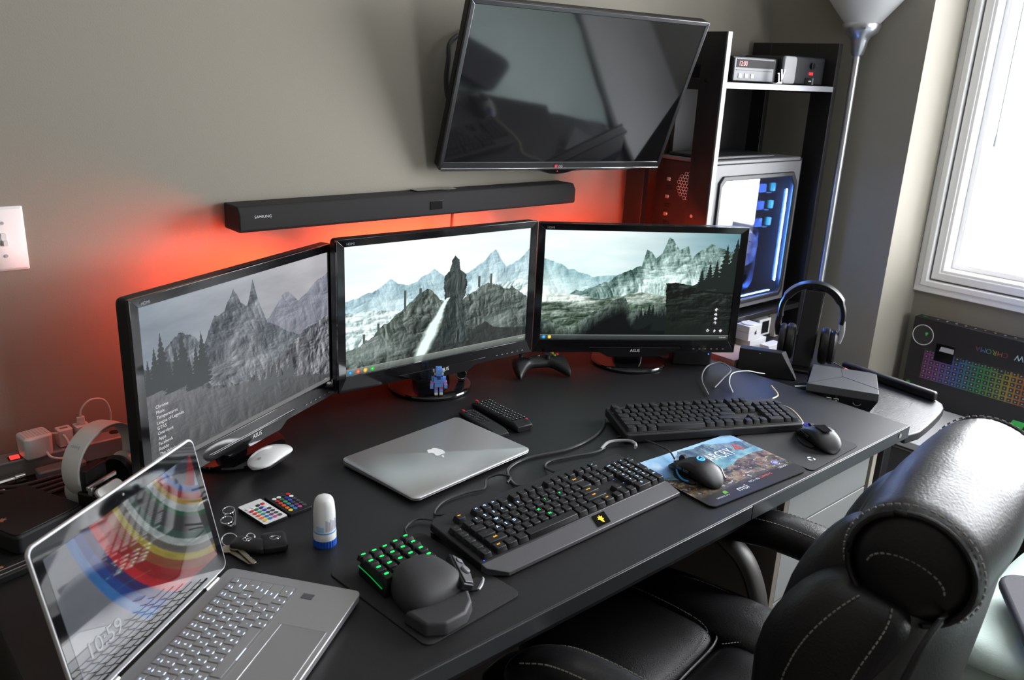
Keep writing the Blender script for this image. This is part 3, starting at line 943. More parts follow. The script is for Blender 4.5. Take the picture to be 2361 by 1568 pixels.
def place_keys(parent, keys, limit=98, mats=None):
    """keys: list of (distance, builder, materials); nearest ones are single parts, the rest one part"""
    keys = sorted(keys, key=lambda t: t[0])
    rest = None
    for i, (d, fn, ms) in enumerate(keys):
        if i < limit:
            mb = MB()
            fn(mb, 1)
            mb.build('keycap', ms, parent, angle=25)
        else:
            rest = rest or MB()
            fn(rest, 1)
    if rest:
        rest.build('keycap', mats, parent, angle=25, kind='stuff')


leg_dim = mat('legend_dim', (0.20, 0.20, 0.21), 0.5, bump=0.01)
leg_blue = glow('legend_lit_blue', (0.30, 0.50, 1.0), 5)
leg_cyan = glow('legend_lit_cyan', (0.02, 0.45, 1.0), 4)
leg_green = glow('legend_lit_green', (0.0, 1.0, 0.12), 3)
leg_amber = glow('legend_lit_amber', (1.0, 0.45, 0.02), 2.6)

# Razer-like mechanical keyboard with colour lit keys
kb = root('keyboard', 'black keyboard with multicoloured lit legends and wrist rest on the desk front', 'keyboard', (1.0, 0.965, 0.75), 0.9, None, rx=0)
tilt = rad(4.5)
KM = Matrix.Translation((0, -0.085, 0.012)) @ Matrix.Rotation(tilt, 4, 'X')
bodyp = [(-0.238, 0.026), (0.238, 0.026), (0.238, 0.158), (0.16, 0.160), (0.15, 0.172), (-0.225, 0.172), (-0.238, 0.162)]
fr = mat('keyboard_body', (0.010, 0.010, 0.012), 0.5, bump=0.2, bscale=1500, spec=0.4)
m = MB().prism([(x, y) for x, y in bodyp if True], -0.010, 0.004, KM)
m.build('body', fr, kb, bevel=0.002)
m = MB().loft([[(-0.236, 0.016, 0.005), (-0.214, 0.000, 0.003), (-0.213, -0.003, -0.008), (-0.237, 0.010, -0.008)],
               [(0.236, 0.016, 0.005), (0.236, 0.000, 0.003), (0.236, -0.003, -0.008), (0.237, 0.010, -0.008)]], KM)
rings = [[(-0.238, 0.0255, 0.0045), (-0.236, 0.014, 0.0025), (-0.208, -0.010, -0.0020), (-0.208, -0.011, -0.009), (-0.236, 0.012, -0.010), (-0.238, 0.0255, -0.010)],
         [(0.238, 0.0255, 0.0045), (0.2375, 0.014, 0.0025), (0.236, -0.010, -0.0020), (0.236, -0.011, -0.009), (0.2375, 0.012, -0.010), (0.238, 0.0255, -0.010)]]
m = MB().loft(rings, KM)
m.build('wrist_rest', mat('wrist_rest_satin', (0.085, 0.085, 0.092), 0.42, bump=0.2, bscale=1800), kb, bevel=0.0012)
m = MB().prism([(-0.020, -0.006), (0.012, -0.006), (0.020, 0.020), (-0.012, 0.020)], 0, 0.0006, KM @ T(0.028, 0.001, 0.0012, rx=10.6))
m.build('logo_plate', gloss, kb)
gly = [(-.2, -.5), (.05, -.62), (0.1, -.25), (.42, -.1), (.22, .05), (.5, .4), (.2, .3), (.12, .62), (-.05, .35), (-.3, .5), (-.25, .2), (-.55, .1), (-.28, -.05)]
MB().prism([(x * 0.014, y * 0.014) for x, y in gly], 0, 0.0003, KM @ T(0.028, 0.008, 0.0031, rx=10.6)).build('logo', leg_amber, kb)
MB().prism(rr(0.02, 0.01, 0.002), 0, 0.010, T(-0.225, 0.075, -0.0)).build('foot', pl_black, kb)
MB().prism(rr(0.02, 0.01, 0.002), 0, 0.010, T(0.225, 0.062, -0.0)).build('foot', pl_black, kb)
U = 0.0194
U2 = 0.0194
keys = []
blue_set = {'F1', 'F2', 'F3', '1', '2', '3', '4', '5', '6'}
x_off, y_off = -0.200, 0.139


def add_key(x, y, w, h, t, i):
    cx, cy = x_off + (x + w / 2) * U, y_off - (y + h / 2) * U2
    m_ = leg_dim
    num = x > 18
    if num and t not in ('num_',):
        m_ = leg_blue
    elif t in ('1', '2', '3', '4', '5', '6', 'F1', 'F2', 'F3', 'W', 'A', 'S', 'D') and x < 16:
        m_ = leg_blue
    elif t in ('I', 'H', 'N', 'P'):
        m_ = leg_green
    elif t in ('esc', 'back', 'enter') or (t in ('shift', 'ctrl')):
        m_ = leg_amber
    big = 0.0054 if len(t) == 1 else 0.0036
    if m_ is leg_dim:
        big *= 0.6

    def fn(mb, k):
        key_mb(mb, 0, 0, w * U, h * U2, 0.0045, 0.0135, t, big, tshift=(0, 0.0025 if m_ is not leg_dim else 0.001))
        sel = mb.bm.verts[:] if not hasattr(mb, 'n0') else mb.bm.verts[:][mb.n0:]
        Mx = KM @ T(cx, cy + 0.012, 0)
        for v in sel:
            v.co = Mx @ v.co
        mb.n0 = len(mb.bm.verts)
    wx = kb.location.x + cx
    wy = kb.location.y + cy
    keys.append((math.hypot(wx, wy), fn, [pl_key, m_]))


for i, (x, y, w, h, t) in enumerate(layout()):
    add_key(x, y, w, h, t, i)
for i in range(5):
    add_key(-1.45, 1.25 + i, 1, 1, 'M%d' % (i + 1), 0)
place_keys(kb, keys, 98, [pl_key, leg_blue])
MB().prism(circ(0.0012, 8), 0, 0.0005, KM @ T(-0.228, 0.030, 0.004)).prism(circ(0.0012, 8), 0, 0.0005, KM @ T(0.150, 0.088, 0.004)).prism(circ(0.0012, 8), 0, 0.0005, KM @ T(0.158, 0.069, 0.004)).build(
    'indicator_lights', glow('led_blue', (0.05, 0.15, 1.0), 2.0), kb)

# plain black keyboard
kb2 = root('keyboard', 'plain unlit black keyboard in front of the right monitor', 'keyboard', (1.562, 1.062, 0.75), -26.7)
KM2 = Matrix.Translation((0, -0.069, 0.012)) @ Matrix.Rotation(rad(4.0), 4, 'X')
MB().prism([(px, py + 0.0685) for px, py in rr(0.442, 0.139, 0.006, 4)], -0.011, 0.010, KM2).build('body', fr, kb2, bevel=0.003)
MB().prism([(px, py + 0.0685) for px, py in rr(0.432, 0.126, 0.003, 2)], 0.010, 0.0105, KM2).build('key_bed', mat('key_bed_black', (0.006, 0.006, 0.006), 0.7, bump=0.1), kb2)
MB().prism(rr(0.03, 0.012, 0.002), 0, 0.010, T(-0.18, 0.055, 0)).build('foot', pl_black, kb2)
MB().prism(rr(0.03, 0.012, 0.002), 0, 0.010, T(0.18, 0.055, 0)).build('foot', pl_black, kb2)
keys = []
leg_faint = mat('legend_faint', (0.07, 0.07, 0.075), 0.5, bump=0.01)


def add_key2(x, y, w, h, t):
    cx, cy = -0.2143 + (x + w / 2) * 0.01905, 0.128 - (y + h / 2) * 0.0188

    def fn(mb, k):
        prof = {0: 0.0225, 1.25: 0.0215, 2.25: 0.020, 3.25: 0.0195, 4.25: 0.0195, 5.25: 0.0200}[y]
        key_mb(mb, 0, 0, w * 0.01905, h * 0.0188, 0.0108, prof, t, 0.0026 if len(t) == 1 else 0.0018)
        sel = mb.bm.verts[:] if not hasattr(mb, 'n0') else mb.bm.verts[:][mb.n0:]
        Mx = KM2 @ T(cx, cy, 0)
        for v in sel:
            v.co = Mx @ v.co
        mb.n0 = len(mb.bm.verts)
    keys.append((math.hypot(1.562 + cx * 0.89 + cy * 0.45, 1.062 - cx * 0.45 + cy * 0.89), fn, [pl_key, leg_faint]))


for (x, y, w, h, t) in layout():
    add_key2(x, y, w, h, t)
place_keys(kb2, keys, 98, [pl_key, leg_faint])

# ---------------------------------------------------------------- mats on the desk
o = MB().prism(rr(0.190, 0.245, 0.014, 5), 0, 0.0022).build('mouse_mat', mat('mat_cloth_black', (0.017, 0.017, 0.018), 0.8, bump=0.8, bscale=1500), loc=(0.674, 0.934, DZ + 0.0003), bevel=0.0006)
o.rotation_euler = (0, 0, rad(4.5))
tag(o, 'small plain black mat under the green lit keypad', 'mouse mat')
o = root('mouse_mat', 'dark cloth mouse mat with a small white mark under the right hand mouse', 'mouse mat', (1.657, 0.878, DZ + 0.0003), 2)
MB().prism(rr(0.21, 0.200, 0.012, 5), 0, 0.002).build('cloth', mat('mat_cloth_black', (0, 0, 0)), o, bevel=0.0006)
m = MB()
for a in (0, 120, 240):
    m.prism([(0.002, 0.0045), (0.0075, 0.001), (0.0075, 0.0055), (0.004, 0.0085), (-0.002, 0.0075)], 0.0021, 0.0024, T(-0.053, -0.068, 0, rz=a + 15) @ T(0, 0, 0))
m.build('logo', ink_white, o)


def pad_art(u, v):
    n1, n2 = fbm(u * 8, v * 6, 31), fbm(u * 22, v * 18, 51)
    img = mixc(C(86, 132, 196), C(160, 205, 238), np.clip((v - .55) * 2.2, 0, 1))
    cl = np.clip(n1 * 3 - 1.5, 0, 1) * (v > .62)
    img = mixc(img, C(226, 234, 240), cl * .8)
    mt = poly_h(u, [(0, .60), (.15, .68), (.3, .86), (.42, .97), (.55, .93), (.66, .98), (.8, .86), (1, .78)], .05, 10, 3)
    m_ = v < mt
    img[m_] = (mixc(C(66, 88, 112), C(158, 176, 186), np.clip(snow_tex(u, v, 7, 7, 90) * 2.4 - 1.1, 0, 1)))[m_]
    ml = poly_h(u, [(0, .62), (.3, .66), (.6, .72), (.8, .66), (1, .62)], .04, 8, 6)
    m_ = v < ml
    img[m_] = mixc(C(62, 104, 132), C(148, 196, 196), np.clip(n1 * 2.6 - .9, 0, 1))[m_]
    lo = poly_h(u, [(0, .60), (.2, .5), (.4, .42), (.6, .50), (.8, .58), (1, .52)], .07, 9, 16)
    m_ = v < lo
    cols = mixc(C(52, 46, 42), C(150, 128, 104), np.clip(n2 * 3 - 1, 0, 1))
    img[m_] = cols[m_]
    for s_, c in ((61, (140, 74, 60)), (62, (160, 140, 90)), (63, (80, 104, 138)), (64, (186, 176, 164)), (65, (84, 104, 80))):
        k = fbm(u * 30 + s_, v * 34, s_)
        m2 = (k > .70) & (v < lo)
        img[m2] = c
    d = np.clip((.235 + .03 * (fbm(u * 5, v * 5, 9) - .5) - v) * 14, 0, 1)
    return mixc(img, C(46, 44, 46), d)


o = root('mouse_mat', 'printed mouse mat with a colourful mountain picture and game title', 'mouse mat', (1.405, 0.898, DZ + 0.0028), -4.0)
MB().prism(rr(0.302, 0.212, 0.014, 6), 0, 0.0015).build('base', mat('mat_cloth_black', (0, 0, 0)), o)
pic = picture('printed_top', 0.302, 0.212, 300, 210, pad_art, painted('printed_card', rough=0.35, spec=0.4), o, T(0, 0, 0.0019))
bm = bmesh.new()
bm.from_mesh(pic.data)
rmv = []
for v in bm.verts:
    dx, dy = abs(v.co.x) - (0.151 - 0.014), abs(v.co.y) - (0.106 - 0.014)
    if dx > 0 and dy > 0 and math.hypot(dx, dy) > 0.014:
        rmv.append(v)
bmesh.ops.delete(bm, geom=rmv, context='VERTS')
bm.to_mesh(pic.data)
bm.free()
MB().glyph('FARCRY', 0.0245, T(0.040, 0.042, 0.0021) @ Matrix.Diagonal((0.72, 1.25, 1, 1)), align=0).build('title', mat('title_white', (0.8, 0.8, 0.82), 0.5, bump=0.01), o)
MB().glyph('4', 0.031, T(0.108, 0.046, 0.0022) @ Matrix.Diagonal((0.9, 1.1, 1, 1))).build('title_number', mat('title_red', (0.65, 0.05, 0.03), 0.5, bump=0.01), o)
for a_ in (('msi', 0.017, T(-0.052, -0.083, 0.0021), -1), ('NO.1 IN', 0.0062, T(-0.004, -0.075, 0.0021), -1), ('UBISOFT', 0.0055, T(0.118, -0.068, 0.0021), 0), ('GEFORCE GTX', 0.004, T(-0.118, -0.088, 0.0021), -1)):
    MB().glyph(a_[0], a_[1], a_[2], align=a_[3]).build('lettering', ink_white, o)
MB().glyph('GAMING', 0.0068, T(0.0315, -0.0745, 0.0021), align=-1).build('lettering', mat('lettering_red', (0.7, 0.12, 0.08), 0.5, bump=0.01), o)
m = MB()
m.tube([(0.0085 * math.cos(rad(a)), 0.0085 * math.sin(rad(a)), 0) for a in range(0, 330, 15)], 0.0010, k=1, M=T(0.118, -0.048, 0.0022) @ Matrix.Diagonal((1, 1, 0.2, 1)))
m.prism(circ(0.0055, 20), 0, 0.0003, T(0.118, -0.048, 0.0021))
m.build('round_mark', mat('ubi_blue', (0.32, 0.38, 0.85), 0.4, bump=0.01), o)
MB().prism([(-0.006, -0.005), (0.006, -0.005), (0.006, 0.005), (0.0, 0.005), (-0.006, 0.0)], 0.0021, 0.0024, T(-0.083, -0.078, 0)).build('green_mark', mat('mark_green', (0.12, 0.42, 0.03), 0.4, bump=0.01), o)


# ---------------------------------------------------------------- mice
def mouse_body(L_, W_, H_, tail=0.0, pinch=0.12, hump=0.42):
    """closed mouse shell, nose towards +y, resting on z = 0"""
    rings = []
    n, mm = 22, 28
    for i in range(n + 1):
        t = i / n
        y = -L_ / 2 + L_ * (0.5 - 0.5 * math.cos(math.pi * t))
        s = (y + L_ / 2) / L_
        e = max(0.0, 1 - abs(2 * s - 1) ** 3.2) ** 0.5
        wd = W_ / 2 * (e * (1 - pinch * math.sin(math.pi * min(1, s * 1.3)) ** 2) + 0.02)
        hz = H_ * (e * (math.sin(math.pi * min(1, (s * 0.72 + (0.5 - hump * 0.72)))) ** 1.1) + 0.02)
        ring = []
        for j in range(mm):
            a = 2 * math.pi * j / mm
            cx, cz = math.cos(a), math.sin(a)
            x = wd * math.copysign(abs(cx) ** 0.75, cx)
            z = hz * (0.5 + 0.5 * math.copysign(abs(cz) ** 0.8, cz)) if cz > -0.2 else hz * 0.5 * (1 + max(cz, -1) * 1.0)
            if cz < 0:
                x *= 1 - 0.10 * abs(cz)
            ring.append((x, y, max(0, z)))
        rings.append(ring)
    return rings


def surf_z(rings, x, y):
    best = min(rings, key=lambda r: abs(r[0][1] - y))
    p = min((q for q in best if q[2] > 0.4 * max(k[2] for k in best)), key=lambda q: abs(q[0] - x))
    return p[2]


def gaming_mouse(name, label, loc, rz, logo):
    r = root(name, label, 'computer mouse', loc, rz)
    R_ = mouse_body(0.128, 0.073, 0.039, hump=0.40)
    MB().loft(R_).build('shell', pl_black, r, subd=1)
    z1 = max(p[2] for ring in R_ for p in ring)
    # button split, wheel, side thumb rest and buttons
    MB().tube([(0, 0.060, surf_z(R_, 0, 0.057) + 0.0004), (0, 0.04, surf_z(R_, 0, 0.04) + 0.0006), (0, 0.015, surf_z(R_, 0, 0.015) + 0.0006)], 0.0012, k=4).build('button_gap', mat('gap_black', (0.002, 0.002, 0.002), 0.8, bump=0.01), r)
    m = MB()
    zw = surf_z(R_, 0, 0.035)
    m.cyl((-0.0045, 0.036, zw - 0.002), (0.0045, 0.036, zw - 0.002), 0.0095, n=24)
    m.build('scroll_wheel', pl_matte, r, bevel=0.001)
    m = MB()
    rings = []
    for t in range(9):
        y = -0.030 + t * 0.0075
        wv = 0.010 * math.sin(math.pi * t / 8) ** 0.6
        rings.append([(-0.033 - wv, y, 0.001), (-0.033 - wv, y, 0.004), (-0.028, y, 0.007), (-0.028, y, 0.001)])
    m.loft(rings)
    m.build('thumb_rest', pl_matte, r, bevel=0.0008)
    for y in (-0.005, 0.014):
        MB().prism(rr(0.016, 0.006, 0.002), 0, 0.0022, T(-0.0335, y, 0.021, rx=90, rz=-90)).build('side_button', gloss, r, bevel=0.0006)
    return r, R_


r, R_ = gaming_mouse('gaming_mouse', 'black gaming mouse with glowing blue marks on the printed mat', (1.326, 0.905, DZ + 0.005), -7, 1)
zt = surf_z(R_, 0.0, -0.012)
arc = [(0.0075 * math.cos(rad(a)), 0.0075 * math.sin(rad(a)), 0) for a in range(20, 300, 20)]
lit = glow('mouse_lit_blue', (0.05, 0.38, 1.0), 2.2)
MB().tube(arc, 0.0013, k=1, M=T(0.004, -0.006, zt + 0.001, rx=4, rz=60)).box(-0.001, 0.0075, -0.001, 0.001, -0.0006, 0.0006, T(0.004, -0.006, zt + 0.001, rx=4, rz=0)).build('lit_mark', lit, r)
zb = surf_z(R_, -0.018, 0.024)
MB().box(-0.0011, 0.0011, -0.004, 0.004, 0, 0.0008, T(-0.018, 0.020, zb + 0.0002, ry=-25)).box(-0.0011, 0.0011, -0.004, 0.004, 0, 0.0008, T(-0.0215, 0.020, zb - 0.0014, ry=-30)).build('lit_bars', lit, r)
MB().tube([(-0.0395, -0.020, 0.006), (-0.0425, -0.006, 0.0055), (-0.0395, 0.010, 0.009), (-0.037, 0.018, 0.016)], 0.0022, k=5).build('side_trim', mat('side_trim_blue', (0.02, 0.22, 0.55), 0.35, bump=0.01), r)
m = MB().tube([(0.026, -0.055, 0.012), (0.0335, -0.035, 0.020), (0.035, -0.012, 0.022)], [0.003, 0.005, 0.0045], k=5)
m.build('side_panel', pl_grey, r)
o = MB().tube([(1.343, 0.972, 0.762), (1.36, 1.00, 0.765), (1.372, 1.03, 0.760), (1.375, 1.06, 0.758), (1.368, 1.11, 0.757), (1.34, 1.13, 0.755)], 0.0019).build('mouse_cable', rubber)
tag(o, 'thin black cable from the glowing mouse to the plain keyboard', 'cable')

r, R_ = gaming_mouse('gaming_mouse', 'glossy black mouse with silver side on the dark cloth mat', (1.698, 0.845, DZ + 0.0025), -29, 2)
MB().glyph('TRON', 0.004, T(0.0, -0.022, surf_z(R_, 0, -0.022) + 0.0012, rx=6)).build('logo', ink_grey, r)
m = MB()
m.prism([(-0.010, -0.030), (0.010, -0.030), (0.014, 0.006), (-0.014, 0.006)], 0, 0.0008, T(0, 0, zt + 0.0004))
m.build('top_panel', gloss, r)
MB().puff(0.020, -0.004, 0.030, 0.010, 0.018, 0.006, e=0.8, nu=20, nv=8).build('silver_cheek', mat('silver_gloss', (0.35, 0.36, 0.38), 0.15, metal=0.6, bump=0.01), r)
MB().puff(0.0, 0.046, 0.0235, 0.012, 0.010, 0.0035, e=0.8, nu=20, nv=8).build('lit_nose', glow('nose_blue', (0.08, 0.10, 0.8), 0.35), r)
tan = mat('cable_tan', (0.50, 0.42, 0.28), 0.6, bump=0.1)
o = MB().tube([(1.732, 0.905, 0.766), (1.752, 0.918, 0.764), (1.795, 0.960, 0.760), (1.822, 1.000, 0.757), (1.822, 1.040, 0.755), (1.845, 1.058, 0.754), (1.885, 1.066, 0.754), (1.915, 1.105, 0.760)], 0.0020).build('mouse_cable', tan)
tag(o, 'beige braided cable from the glossy mouse', 'cable')

# white flat mouse on the left monitor base
r = root('white_mouse', 'flat white touch mouse lying on the left monitor base', 'computer mouse', (0.665, 1.444, DZ + 0.0165), -62)
rings = []
for i in range(17):
    t = i / 16
    y = -0.0565 + 0.113 * (0.5 - 0.5 * math.cos(math.pi * t))
    s = (y + 0.0565) / 0.113
    e = max(0.0, 1 - abs(2 * s - 1) ** 3.4) ** 0.5 + 0.03
    hz = 0.005 + 0.017 * math.sin(math.pi * (s * 0.86 + 0.07))
    ring = []
    for j in range(24):
        a = 2 * math.pi * j / 24
        cx, cz = math.cos(a), math.sin(a)
        ring.append((0.0288 * e * math.copysign(abs(cx) ** .7, cx), y, hz * (0.55 + 0.45 * math.copysign(abs(cz) ** .7, cz) * (1 - 0.35 * abs(cx) ** 2)) if cz > 0 else hz * 0.55 * (1 + 0.7 * cz)))
    rings.append(ring)
MB().loft(rings).build('shell', mat('white_gloss', (0.80, 0.80, 0.80), 0.15, coat=0.6, bump=0.005, bscale=20), r, subd=1)
MB().prism(rr(0.044, 0.098, 0.018), -0.0022, 0.0045).build('base', pl_black, r, bevel=0.001)
MB().prism(circ(0.0035, 16), 0, 0.0004, T(0, -0.034, 0.0172, rx=12)).build('mark', pl_lgrey, r)

# ---------------------------------------------------------------- closed laptop
r = root('closed_laptop', 'closed thin silver laptop with a white fruit logo on the lid', 'laptop', (0.99, 1.315, DZ), 0)
P4 = [(0.775, 1.370), (1.083, 1.398), (1.135, 1.190), (0.822, 1.145)]


def logo_fruit(s):
    pts = [(0, .34), (.16, .42), (.34, .36), (.43, .2), (.33, .02), (.33, -.15), (.45, -.28), (.33, -.48), (.2, -.62), (.05, -.6), (-.05, -.57), (-.2, -.62), (-.33, -.5), (-.46, -.2), (-.47, .08), (-.36, .32), (-.18, .41)]
    pts = [(x, y) for x, y in pts]
    # bite on the right side
    return [(x * s, y * s) for x, y in pts]


def fruit(mb, s, M, t=0.0003):
    P = [(0, .36), (.15, .43), (.30, .40), (.42, .28), (.33, .20), (.27, .06), (.28, -.08), (.36, -.20), (.45, -.25), (.36, -.46), (.22, -.63), (.08, -.60), (-.03, -.56), (-.16, -.61), (-.27, -.58), (-.40, -.38), (-.47, -.08), (-.44, .18), (-.30, .38), (-.14, .42)]
    mb.prism([(x * s, y * s) for x, y in P], 0, t, M)
    L_ = [(0.02, .48), (.16, .56), (.22, .74), (.20, .80), (.07, .72), (.01, .6)]
    return mb.prism([(x * s, y * s) for x, y in L_], 0, t, M)


r.location = (0.953, 1.276, DZ)
r.rotation_euler = (0, 0, rad(6.6))
LW, LD = 0.325, 0.227
mb = MB()
mb.loft([[(x, y, 0.0015 + 0.0045 * (y < 0)) for x, y in rr(LW - 0.016, LD - 0.016, 0.012, 6)], [(x, y, 0.004 + 0.003 * (y < 0)) for x, y in rr(LW - 0.002, LD - 0.002, 0.014, 6)],
         [(x, y, 0.0105 if y > 0 else 0.0085) for x, y in rr(LW, LD, 0.014, 6)]])
mb.build('base', alu, r, bevel=0.0006)
mb = MB()
mb.loft([[(x, y, 0.0108 if y > 0 else 0.0088) for x, y in rr(LW, LD, 0.014, 6)], [(x, y, 0.0145 if y > 0 else 0.0125) for x, y in rr(LW, LD, 0.014, 6)],
         [(x, y, 0.0165 if y > 0 else 0.0145) for x, y in rr(LW - 0.006, LD - 0.006, 0.012, 6)]])
mb.build('lid', alu, r, bevel=0.0008)
mb = MB()
fruit(mb, 0.034, T(0, 0.004, 0.0158, rz=180, rx=0.5))
mb.build('fruit_logo', mat('logo_white_gloss', (0.85, 0.85, 0.86), 0.2, bump=0.005), r)
MB().box(-0.03, 0.03, -LD / 2 - 0.0005, -LD / 2 + 0.002, 0.008, 0.0088).build('finger_notch', pl_grey, r)

# ---------------------------------------------------------------- open convertible laptop
def lap_wall(u, v):
    img = np.zeros((len(u), 3)) + C(120, 124, 132)
    img = mixc(img, C(176, 182, 190), np.clip(v * 1.0 + .1 * u, 0, 1))
    # broad curved colour bands, like a bundle of painted slats
    r_ = np.hypot((u - 1.10) * 1.78, v - 1.30)
    th = np.arctan2(v - 1.3, (u - 1.1) * 1.78)
    bands = [(.62, (40, 80, 150)), (.68, (150, 30, 40)), (.74, (170, 140, 70)), (.79, (170, 180, 180)), (.85, (30, 90, 60)), (.89, (46, 48, 50)), (1.02, (60, 90, 80)), (1.08, (176, 186, 184)), (1.14, (110, 104, 100)), (1.20, (176, 160, 70)),
             (1.26, (150, 80, 50)), (1.34, (160, 34, 36)), (1.44, (196, 40, 52)), (1.52, (60, 50, 110)), (1.60, (40, 70, 150)), (1.68, (60, 120, 190)), (1.76, (100, 150, 205))]
    for k in range(len(bands) - 1):
        m_ = (r_ > bands[k][0]) & (r_ <= bands[k + 1][0])
        sh = .85 + .3 * fbm(th * 8, r_ * 30, 5)
        img[m_] = (C(*bands[k][1]) * sh[:, None])[m_]
    m_ = (r_ > .89) & (r_ < 1.02)
    img[m_] = (C(44, 46, 48) + fbm(u * 4, v * 4, 3)[:, None] * 24)[m_]
    m_ = r_ > 1.76
    img[m_] = (C(118, 122, 132) + fbm(u * 5, v * 5, 7)[:, None] * 20)[m_]
    m_ = r_ < .62
    img[m_] = (mixc(C(60, 64, 80), C(150, 170, 200), np.clip(np.sin(th * 9) * 2, 0, 1)))[m_]
    m_ = (r_ < .62) & (np.sin(th * 9 + 1.2) > .55)
    img[m_] = (150, 36, 44)
    return img


ang = 36.0  # yaw of the hinge line (right end towards +x,+y)
P1 = Vector((0.445, 1.134))
hd = Vector((math.cos(rad(-144)), math.sin(rad(-144))))
mid = P1 + hd * 0.1625
r = root('open_laptop', 'open silver laptop with lit keyboard and colourful reflective screen in the near left corner', 'laptop', (mid.x, mid.y, DZ), ang)
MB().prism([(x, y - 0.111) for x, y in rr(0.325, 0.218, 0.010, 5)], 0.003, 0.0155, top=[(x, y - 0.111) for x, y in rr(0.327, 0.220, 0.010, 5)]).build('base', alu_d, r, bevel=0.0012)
# keyboard well
KX0, KX1, KY0, KY1 = -0.142, 0.142, -0.128, -0.022
MB().prism([(x, y - 0.0745) for x, y in rr(0.288, 0.106, 0.006, 4)], 0.01555, 0.0158).build('key_bed', mat('key_bed_silver', (0.30, 0.30, 0.31), 0.45, metal=0.5, bump=0.05), r)
rows = [[1.0] * 14 + [0.8], [1] * 13 + [2.0], [1.5] + [1] * 12 + [1.5], [1.8] + [1] * 11 + [2.2], [2.3] + [1] * 10 + [2.7], [1, 1, 1, 1, 5.6, 1, 1, 1, 1, 1.4]]
lab = [['esc'] + ['F%d' % i for i in range(1, 13)] + ['del', ''], list('`1234567890-=') + ['back'], ['tab'] + list('QWERTYUIOP[]') + ['\\'], ['caps'] + list("ASDFGHJKL;'") + ['enter'],
       ['shift'] + list('ZXCVBNM,./') + ['shift'], ['ctrl', 'fn', 'win', 'alt', '', 'alt', 'ctrl', 'lt', 'up', 'rt']]
key_alu = mat('laptop_key_silver', (0.36, 0.36, 0.37), 0.4, metal=0.45, bump=0.05)
leg_lap = glow('laptop_legend_lit', (0.55, 0.72, 1.0), 3.2)
ky = KY1
for ri, (ws, ls) in enumerate(zip(rows, lab)):
    h_ = 0.0115 if ri == 0 else 0.0182
    tot = sum(ws)
    x = KX0
    for wk, tk in zip(ws, ls):
        wid = wk / tot * (KX1 - KX0)
        mb = MB()
        gp = 0.0028
        mb.prism([(px + x + wid / 2, py + ky - h_ / 2) for px, py in rr(wid - gp, h_ - gp, 0.0012, 2)], 0.0158, 0.0170)
        if tk:
            mb.glyph(tk, 0.0034 if len(tk) == 1 else 0.0022, T(x + wid / 2, ky - h_ / 2, 0.0170), mi=1)
        # light leaking along the lower edge of the key
        mb.box(x + wid * 0.36, x + wid * 0.60, ky - h_ + 0.0005, ky - h_ + 0.0011, 0.0158, 0.01605, mi=1)
        mb.build('key', [key_alu, leg_lap], r, bevel=0.0)
        x += wid
    ky -= h_
MB().prism([(x + -0.004, y - 0.178) for x, y in rr(0.125, 0.068, 0.003, 3)], 0.0155, 0.0158).build('touchpad', mat('touchpad_satin', (0.33, 0.33, 0.34), 0.3, metal=0.5, bump=0.02), r)
frame_t = MB().tube([(-0.0665, -0.144, 0.0158), (0.0585, -0.144, 0.0158), (0.0585, -0.212, 0.0158), (-0.0665, -0.212, 0.0158), (-0.0665, -0.144, 0.0158)], 0.0004, k=1)
frame_t.build('touchpad_rim', chrome, r)
MB().prism(rr(0.012, 0.018, 0.001), 0.0156, 0.0161, T(0.128, -0.150, 0)).build('sticker', mat('sticker_dark', (0.08, 0.08, 0.10), 0.4, bump=0.1), r)
for x in (-0.115, 0.115):
    MB().cyl((x - 0.016, 0.001, 0.0150), (x + 0.016, 0.001, 0.0150), 0.0042, n=16).build('hinge', chrome, r)
SM = Matrix.Translation((0, 0.003, 0.0165)) @ Matrix.Rotation(rad(90 + 12), 4, 'X')   # local xy = lid plane, +z faces the keyboard side after flip
SM = Matrix.Translation((0, 0.003, 0.0165)) @ Matrix.Rotation(rad(102 - 180), 4, 'X') @ Matrix.Rotation(rad(180), 4, 'X')
LM = Matrix.Translation((0, 0.002, 0.0165)) @ Matrix(((1, 0, 0, 0), (0, math.sin(rad(12)), -math.cos(rad(12)), 0), (0, math.cos(rad(12)), math.sin(rad(12)), 0), (0, 0, 0, 1)))
MB().prism([(x, y + 0.110) for x, y in rr(0.327, 0.218, 0.012, 6)], -0.006, -0.0005, LM).build('lid', mat('lid_silver', (0.72, 0.73, 0.75), 0.3, metal=0.6, bump=0.03), r, bevel=0.0012)
MB().prism([(x, y + 0.110) for x, y in rr(0.321, 0.212, 0.010, 6)], -0.0005, 0.0003, LM).build('glass_panel', mat('laptop_screen_glass', (0.006, 0.006, 0.007), 0.04, bump=0.001, bscale=5, spec=0.9), r)
picture('screen', 0.294, 0.166, 260, 150, lap_wall, painted('laptop_screen_picture', emit=0.42, rough=0.04, spec=0.9), r, LM @ T(0, 0.114, 0.0006))['label'] = 'dim lit screen with curved colour bands'
MB().glyph('10:59', 0.021, LM @ T(-0.126, 0.058, 0.0009), align=-1).build('clock_text', glow('clock_white', (0.8, 0.85, 0.9), 0.5), r)
MB().prism(circ(0.0018, 12), 0.0004, 0.0008, LM @ T(0, 0.2065, 0)).build('webcam', pl_grey, r)


